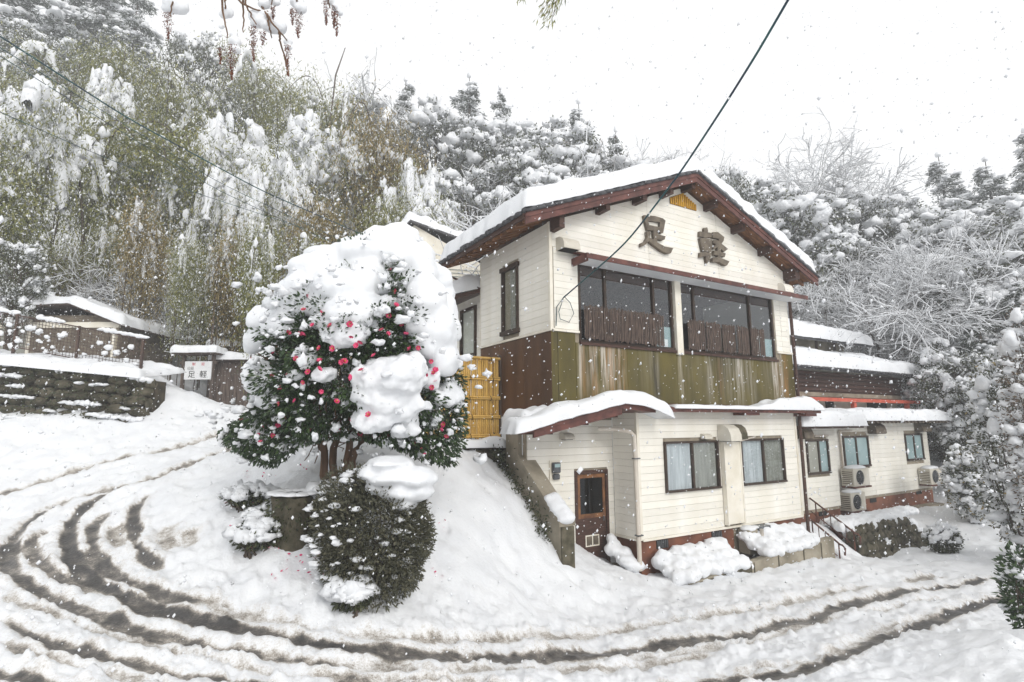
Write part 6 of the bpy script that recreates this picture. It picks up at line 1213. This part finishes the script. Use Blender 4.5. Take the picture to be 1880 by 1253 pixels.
xs = np.arange(A[0], B[0], .16); xs = xs[(fbm(np.column_stack([xs * 1.1, xs * 0]), 2, 4) > -.35)]
v_, f_ = blobs([(x, random.uniform(-.02, .02), ft(x) + .055) for x in xs], [(random.uniform(.10, .2), .075, random.uniform(.05, .10)) for _ in xs], ICO2, .3, .7); obj('rail_snow', mesh_np('rail_snow', v_, f_, True), M['snow'], mf)['kind'] = 'stuff'
xs = rng.uniform(A[0] + .3, B[0] - .2, 55); zz = [ft(x) - rng.uniform(.25, .95) for x in xs]; s_ = rng.uniform(.03, .10, 55); v_, f_ = blobs(np.column_stack([xs, rng.normal(size=55) * .02, zz]), np.column_stack([s_ * 1.2, s_ * .6, s_]), ICO2, .5, .9, freq=2); o = obj('mesh_snow', mesh_np('mesh_snow', v_, f_, True), M['snow'], mf); o['kind'] = 'stuff'
# shed
shed = thing('hillside_shed', 'low brown shed with snowy roof behind the mesh fence', 'shed', (0, 19.3, 0))
q = lambda x, y: atY(x, y, 19.3)
x0, x1 = q(-90, 600)[0], q(222, 600)[0]; zb, zt_ = 4.8, q(100, 572)[2]
MB().box(x0, x1, 0, 3.0, zb, zt_ - .35).obj('wall', M['kanji'], shed)
for a_, b_, m_ in ((-80, 55, 'glass_beige'), (60, 205, 'kanji'), (207, 220, 'concrete')):
    pa, pb = q(a_, 600)[0], q(b_, 600)[0]; pn = MB().box(pa, pb, -.05, -.003, zb + .2, q(100, 575)[2] - .1).obj('wall_panel', M[m_], shed)
    if m_ == 'glass_beige':
        for k in range(8): xx = pa + (pb - pa) * k / 7; MB().box(xx - .02, xx + .02, -.075, -.052, zb + .2, q(100, 575)[2] - .1).obj('glazing_bar', M['kanji'], pn)
MB().box(q(58, 600)[0] - .05, q(58, 600)[0] + .05, -.09, .0, zb, zt_ - .3).obj('post', M['trim'], shed); MB().box(q(214, 600)[0] - .05, q(214, 600)[0] + .05, -.09, .0, zb, zt_ - .5).obj('post', M['trim'], shed)
MB().box(x0, x1, -.1, .0, zt_ - .62, zt_ - .42).obj('lintel', M['trim'], shed)
rp = [(q(-120, 556)[0], q(0, 556)[2]), (q(60, 556)[0], q(60, 558)[2]), (q(140, 552)[0], q(140, 554)[2]), (q(238, 594)[0], q(238, 594)[2])]
MB().prism([(a_, b_ - .17) for a_, b_ in rp] + [(a_, b_ - .10) for a_, b_ in rp[::-1]], -.3, 3.4).obj('roof', M['oldwood'], shed)
o = blanket([(a_, b_ - .09) for a_, b_ in rp], -.34, 3.4, .30, .2, 'roof_snow', shed, 70, 30, droop=.04, seed=95, lump=.03)
# welcome sign with its own little roof
sg = thing('welcome_sign', 'white lettered sign board under a small snow covered roof', 'sign', (0, 19.0, 0))
s_l, s_r = atY(336, 690, 19)[0], atY(390, 690, 19)[0]; zs = atY(360, 652, 19)[2]
for x in (s_l, s_r): MB().box(x - .05, x + .05, -.05, .05, 3.6, zs).obj('post', M['oldwood'], sg)
MB().box(s_l - .12, s_r + .12, -.04, .04, zs - .32, zs - .22).obj('cross_beam', M['oldwood'], sg)
MB().box(s_l - .25, s_r + .25, -.35, .35, zs, zs + .06).obj('sign_roof', M['oldwood'], sg)
blanket([(s_l - .32, zs + .06), (s_r + .32, zs + .06)], -.42, .42, .24, .2, 'roof_snow', sg, 50, 24, droop=.03, seed=97, lump=.03)
b0, b1 = atY(341, 664, 18.9), atY(387, 697, 18.9)
board = MB().box(b0[0], b1[0], -.13, -.08, b1[2], b0[2]).obj('sign_board', M['signwhite'], sg)
def sign_text(body, x, z, size, m, parent, y=-.134):
    c = bpy.data.curves.new('lettering', 'FONT'); c.body = body; c.size = size; c.align_x = 'CENTER'; c.extrude = .002
    t = bpy.data.objects.new('tmp', c); COL.objects.link(t); me = bpy.data.meshes.new_from_object(t.evaluated_get(bpy.context.evaluated_depsgraph_get())); bpy.data.objects.remove(t)
    o = obj('lettering', me, M[m], parent); me.materials.clear(); me.materials.append(M[m]); o.rotation_euler = (math.pi / 2, 0, 0); o.location = (x, y, z); return o
bw, bh = b1[0] - b0[0], b0[2] - b1[2]; cxm = (b0[0] + b1[0]) / 2
sign_text('歓', cxm - bw * .16, b1[2] + bh * .78, bh * .19, 'redink', board); sign_text('迎', cxm + bw * .18, b1[2] + bh * .78, bh * .19, 'redink', board)
sign_text('山荘', cxm - bw * .27, b1[2] + bh * .55, bh * .18, 'ink', board); sign_text('足', cxm - bw * .22, b1[2] + bh * .13, bh * .42, 'ink', board); sign_text('軽', cxm + bw * .22, b1[2] + bh * .13, bh * .42, 'ink', board)
# wooden screens with snowy caps right of the sign
for lab, xa, xb, yt, yb, Y, nn in (('plank screen fence with snow cap right of the welcome sign', 398, 500, 664, 742, 19.4, 15), ('low dark screen with snow cap behind the plank screen', 392, 500, 640, 700, 21.0, 14)):
    sf = thing('plank_screen', lab, 'fence', (0, Y, 0)); a_, b_ = atY(xa, yt, Y), atY(xb, yt, Y); zlow = atY(xa, yb, Y)[2] - .4
    for k in range(nn):
        xx = a_[0] + (b_[0] - a_[0]) * (k + .5) / nn; hw_ = (b_[0] - a_[0]) / nn * .46; MB().box(xx - hw_, xx + hw_, random.uniform(0, .015), .04, zlow, a_[2] - .02).obj('plank', M['oldwood'], sf)
    MB().box(a_[0] - .07, a_[0] + .05, -.06, .08, zlow - .1, a_[2]).obj('post', M['oldwood'], sf); MB().box(a_[0] - .15, b_[0] + .1, -.22, .25, a_[2], a_[2] + .06).obj('cap_board', M['oldwood'], sf)
    blanket([(a_[0] - .2, a_[2] + .06), (b_[0] + .15, a_[2] + .06)], -.3, .32, .26, .2, 'cap_snow', sf, 60, 22, droop=.03, seed=98, lump=.03)
p = atY(388, 640, 20.3); MB_ = MB().tube([(0, 0, -2.5), (0, 0, atY(388, 470, 20.3)[2] - p[2])], .05, 8).obj('thin_pole', M['oldwood']); MB_.location = p; tag(MB_, 'thin wooden pole standing behind the welcome sign', 'pole')
p = atY(598, 190, 38); e = atY(634, 88, 38); o = MB().tube([(0, 0, -8), tuple((e - p) * .5), tuple(e - p)], [.09, .06, .03], 6).obj('leaning_pole', M['oldwood']); o.location = p; tag(o, 'bare leaning bamboo pole against the white sky', 'pole')
# ------------------------------------------------------------------ cables
def cable(pts, Ys, r, lab, m='wire', name='utility_wire', group=None, end=None, sag=0):
    P = np.array([atY(x, y, Y) for (x, y), Y in zip(pts, Ys)])
    if end is not None: P = np.vstack([P, end])
    t = np.linspace(0, 1, len(P)); tt = np.linspace(0, 1, 60); Q = np.column_stack([np.interp(tt, t, P[:, k]) for k in range(3)])
    for _ in range(6): Q[1:-1] = (Q[:-2] + 2 * Q[1:-1] + Q[2:]) / 4
    o = MB().tube(Q, r, 6).obj(name, M[m], smooth=True); tag(o, lab, 'cable', group)
Yl = [7.5, 9, 12, 15.5, 18]
cable([(-60, 30), (0, 67), (235, 218), (479, 350), (668, 432)], Yl, .016, 'thick blue green cable, topmost of the wires at left', group='wires at left')
cable([(-60, 55), (0, 88), (190, 205), (400, 335), (640, 448)], Yl, .008, 'thin wire just under the thick cable at left', group='wires at left')
cable([(-60, 70), (0, 103), (190, 222), (400, 350), (620, 450)], Yl, .008, 'thin wire third from the top at left', group='wires at left')
cable([(-60, 180), (0, 206), (150, 272), (330, 345), (560, 420)], Yl, .008, 'lowest thin wire crossing the bamboo at left', group='wires at left')
hw = house_w(.30, -.06, 5.72)
cable([(1475, -50), (1447, 0), (1390, 98), (1330, 194), (1250, 316), (1150, 447)], [4.6, 4.85, 5.4, 6.1, 7.2, 8.9], .0145, 'long blue green service cable running from the sky to the house corner', name='service_cable', end=hw)
# ------------------------------------------------------------------ branches hanging into the top of the view
ob = thing('overhanging_branch', 'snow laden twigs with brown seed catkins hanging into the top left', 'branch', tuple(atY(450, -120, 3.7)))
org = atY(450, -120, 3.7)
for pts in ([(400, -60), (408, 10), (414, 45), (418, 70)], [(395, -60), (440, 5), (470, 18), (492, 22)], [(455, -60), (478, 10), (495, 35), (508, 52), (520, 68), (528, 76)], [(330, -60), (318, 0), (312, 30)], [(545, -70), (546, 0), (548, 20)], [(600, -60), (602, 0), (606, 15)], [(500, -60), (500, 10)], [(446, -20), (447, 60)], [(420, -30), (413, 8), (416, 30)], [(490, 22), (495, 50), (498, 70)], [(512, 58), (516, 80), (532, 140)], [(440, -60), (452, 12), (470, 45)]):
    P = np.array([atY(x, y, 3.7 + .05 * math.sin(x)) - org for x, y in pts]); t = np.linspace(0, 1, len(P)); tt = np.linspace(0, 1, 14); P = np.column_stack([np.interp(tt, t, P[:, k]) for k in range(3)]) + .003 * rng.normal(size=(14, 3)); MB().tube(P, np.linspace(.010, .004, 14), 5).obj('twig', M['bark_warm'], ob, True)
for cx_, y0, y1, w_ in ((308, 22, 72, 18), (424, 78, 146, 24), (404, 88, 118, 8), (464, 45, 112, 16), (482, 58, 82, 14), (501, 10, 40, 8), (546, 22, 70, 20), (527, 82, 138, 13), (598, 2, 46, 12), (617, 20, 66, 13), (612, 10, 52, 10), (536, 15, 45, 10)):
    n = int((y1 - y0) * 7); yy = y0 + (y1 - y0) * rng.random(n); tap = np.clip((y1 - yy) / (y1 - y0) * 1.6, .15, 1); xx = cx_ + rng.normal(size=n) * w_ * .26 * tap + (yy - y0) * .03
    C = np.array([atY(a_, b_, 3.7 + .02 * g_) for a_, b_, g_ in zip(xx, yy, rng.normal(size=n))]) - org; v_, f_ = leaves(C, rng.normal(size=(n, 3)) + np.array([0, 0, -1.0]), rng.uniform(.007, .016, n), rng.uniform(.004, .009, n)); obj('catkin', mesh_np('catkin', v_, f_), M['catkin'], ob)['kind'] = 'stuff'
for grp in ([(318, 8, 20), (330, 14, 18), (310, 16, 14), (322, -8, 18)], [(412, 28, 10), (418, 24, 12)], [(432, 78, 12), (433, 92, 10), (430, 65, 8)], [(470, 32, 15), (478, 42, 14), (487, 30, 14), (498, 50, 16), (512, 52, 16), (485, 8, 13), (488, -6, 14), (468, 45, 10)], [(505, 4, 10), (502, -4, 9)], [(545, 5, 14), (552, 16, 13), (540, -8, 14)], [(529, 78, 9), (531, 88, 7)], [(610, 4, 10), (618, 14, 10), (624, 24, 8), (600, -5, 9)], [(406, 50, 6), (404, 66, 5)]):
    merged_snow(np.array([atY(a_, b_, 3.72) for a_, b_, _ in grp]) - org, [(r_ * .0037 * 1.05, r_ * .0032, r_ * .0037) for *_, r_ in grp], 'snow_lump', ob, .009, disp=.004, dsize=.03)
bt = thing('bamboo_spray', 'green bamboo leaf spray hanging from the top edge', 'bamboo', tuple(atY(1010, -60, 4.0))); org = atY(1010, -60, 4.0)
C = []; D_ = []
for x0_, y0_, x1_, y1_, n in ((1040, -20, 1000, 42, 70), (1030, -20, 1012, 50, 60), (1022, -20, 990, 40, 50), (958, -20, 960, 8, 26), (985, -30, 988, 0, 16)):
    MB().tube(np.array([atY(x0_, y0_ - 30, 4) - org, atY((x0_ + x1_) / 2, (y0_ + y1_) / 2 - 6, 4) - org, atY(x1_, y1_ - 12, 4) - org]), .002, 4).obj('twig', M['bark_warm'], bt)
    for k in range(n):
        u = rng.random(); C.append(atY(x0_ + (x1_ - x0_) * u + rng.normal() * 6, y0_ + (y1_ - y0_) * u + rng.normal() * 4 - 8, 4 + rng.normal() * .03) - org); D_.append((-.35 + rng.normal() * .35, rng.normal() * .4, -1))
v_, f_ = leaves(np.array(C), np.array(D_), rng.uniform(.05, .09, len(C)), rng.uniform(.007, .012, len(C))); obj('leaves', mesh_np('leaves', v_, f_), M['bambooleaf'], bt)
# ------------------------------------------------------------------ falling snow (uncountable): small flakes in the air of the whole place
NF = 125000
Y_ = 1.3 + (26 - 1.3) * rng.random(NF) ** .42; xp = rng.uniform(-420, 2300, NF); yp = rng.uniform(-330, 1420, NF)
d = FWD[None] * F_PX + RT[None] * (xp - 940)[:, None] + UP[None] * (626.5 - yp)[:, None]; C = CAM + d * (Y_ / d[:, 1])[:, None]
C = C[C[:, 2] > ground_raw(C[:, 0], C[:, 1]) + .1]
hu = (C - P0) @ EU; hv = (C - P0) @ EV; C = C[~((hu > -.05) & (hu < 18.6) & (hv > -.02) & (C[:, 2] < 9.2))]
dist = np.linalg.norm(C - CAM, axis=1); wind = np.array([.42, 0, .9]); wind /= np.linalg.norm(wind); FV = []; FF = []; n0 = 0
OCT = np.array([(1, 0, 0), (-1, 0, 0), (0, 1, 0), (0, -1, 0), (0, 0, 1), (0, 0, -1)], float); OCF = np.array([(0, 2, 4), (2, 1, 4), (1, 3, 4), (3, 0, 4), (2, 0, 5), (1, 2, 5), (3, 1, 5), (0, 3, 5)])
TET = np.array([(1, 1, 1), (-1, -1, 1), (-1, 1, -1), (1, -1, -1)], float) * .8; TEF = np.array([(0, 1, 3), (0, 2, 1), (0, 3, 2), (1, 2, 3)])
for sel, O, OF in ((dist < 7, OCT, OCF), (dist >= 7, TET, TEF)):
    c = C[sel]; N_ = len(c); s_ = rng.random(N_) ** 2.6 * .0115 + .0046; s_[dist[sel] < 4] *= .55
    el = rng.uniform(1.0, 1.8, N_); V = O[None] * s_[:, None, None] * rng.uniform(.65, 1.3, (N_, 1, 3)); a_ = rng.random(N_) * 6.283; ca, sa = np.cos(a_)[:, None], np.sin(a_)[:, None]
    V = np.stack([V[..., 0] * ca - V[..., 1] * sa, V[..., 0] * sa + V[..., 1] * ca, V[..., 2]], -1)
    V = V + wind[None, None] * ((V @ wind) * (el[:, None] - 1))[..., None] + c[:, None]
    FV.append(V.reshape(-1, 3)); FF.append((OF[None] + (np.arange(N_) * len(O))[:, None, None]).reshape(-1, 3) + n0); n0 += N_ * len(O)
V = np.vstack(FV); F = np.vstack(FF)
o = obj('falling_snow', mesh_np('falling_snow', V, F, True), M['snow']); tag(o, 'snowflakes falling through the air everywhere', 'snowflakes', kind='stuff')
# ------------------------------------------------------------------ haze
hz = MB().box(-86, 86, -86, 86, -3.5, 56).obj('haze', None); tag(hz, 'pale snow haze filling the valley air', 'haze', kind='stuff')
hm = bpy.data.materials.new('snow_haze'); hm.use_nodes = True; nt = hm.node_tree; nt.nodes.remove(nt.nodes['Principled BSDF']); pv = nt.nodes.new('ShaderNodeVolumePrincipled')
pv.inputs['Color'].default_value = (0.97, 0.98, 1.0, 1); pv.inputs['Density'].default_value = 0.0027; pv.inputs['Anisotropy'].default_value = 0.25
nt.links.new(pv.outputs[0], nt.nodes['Material Output'].inputs['Volume']); hz.data.materials.append(hm)
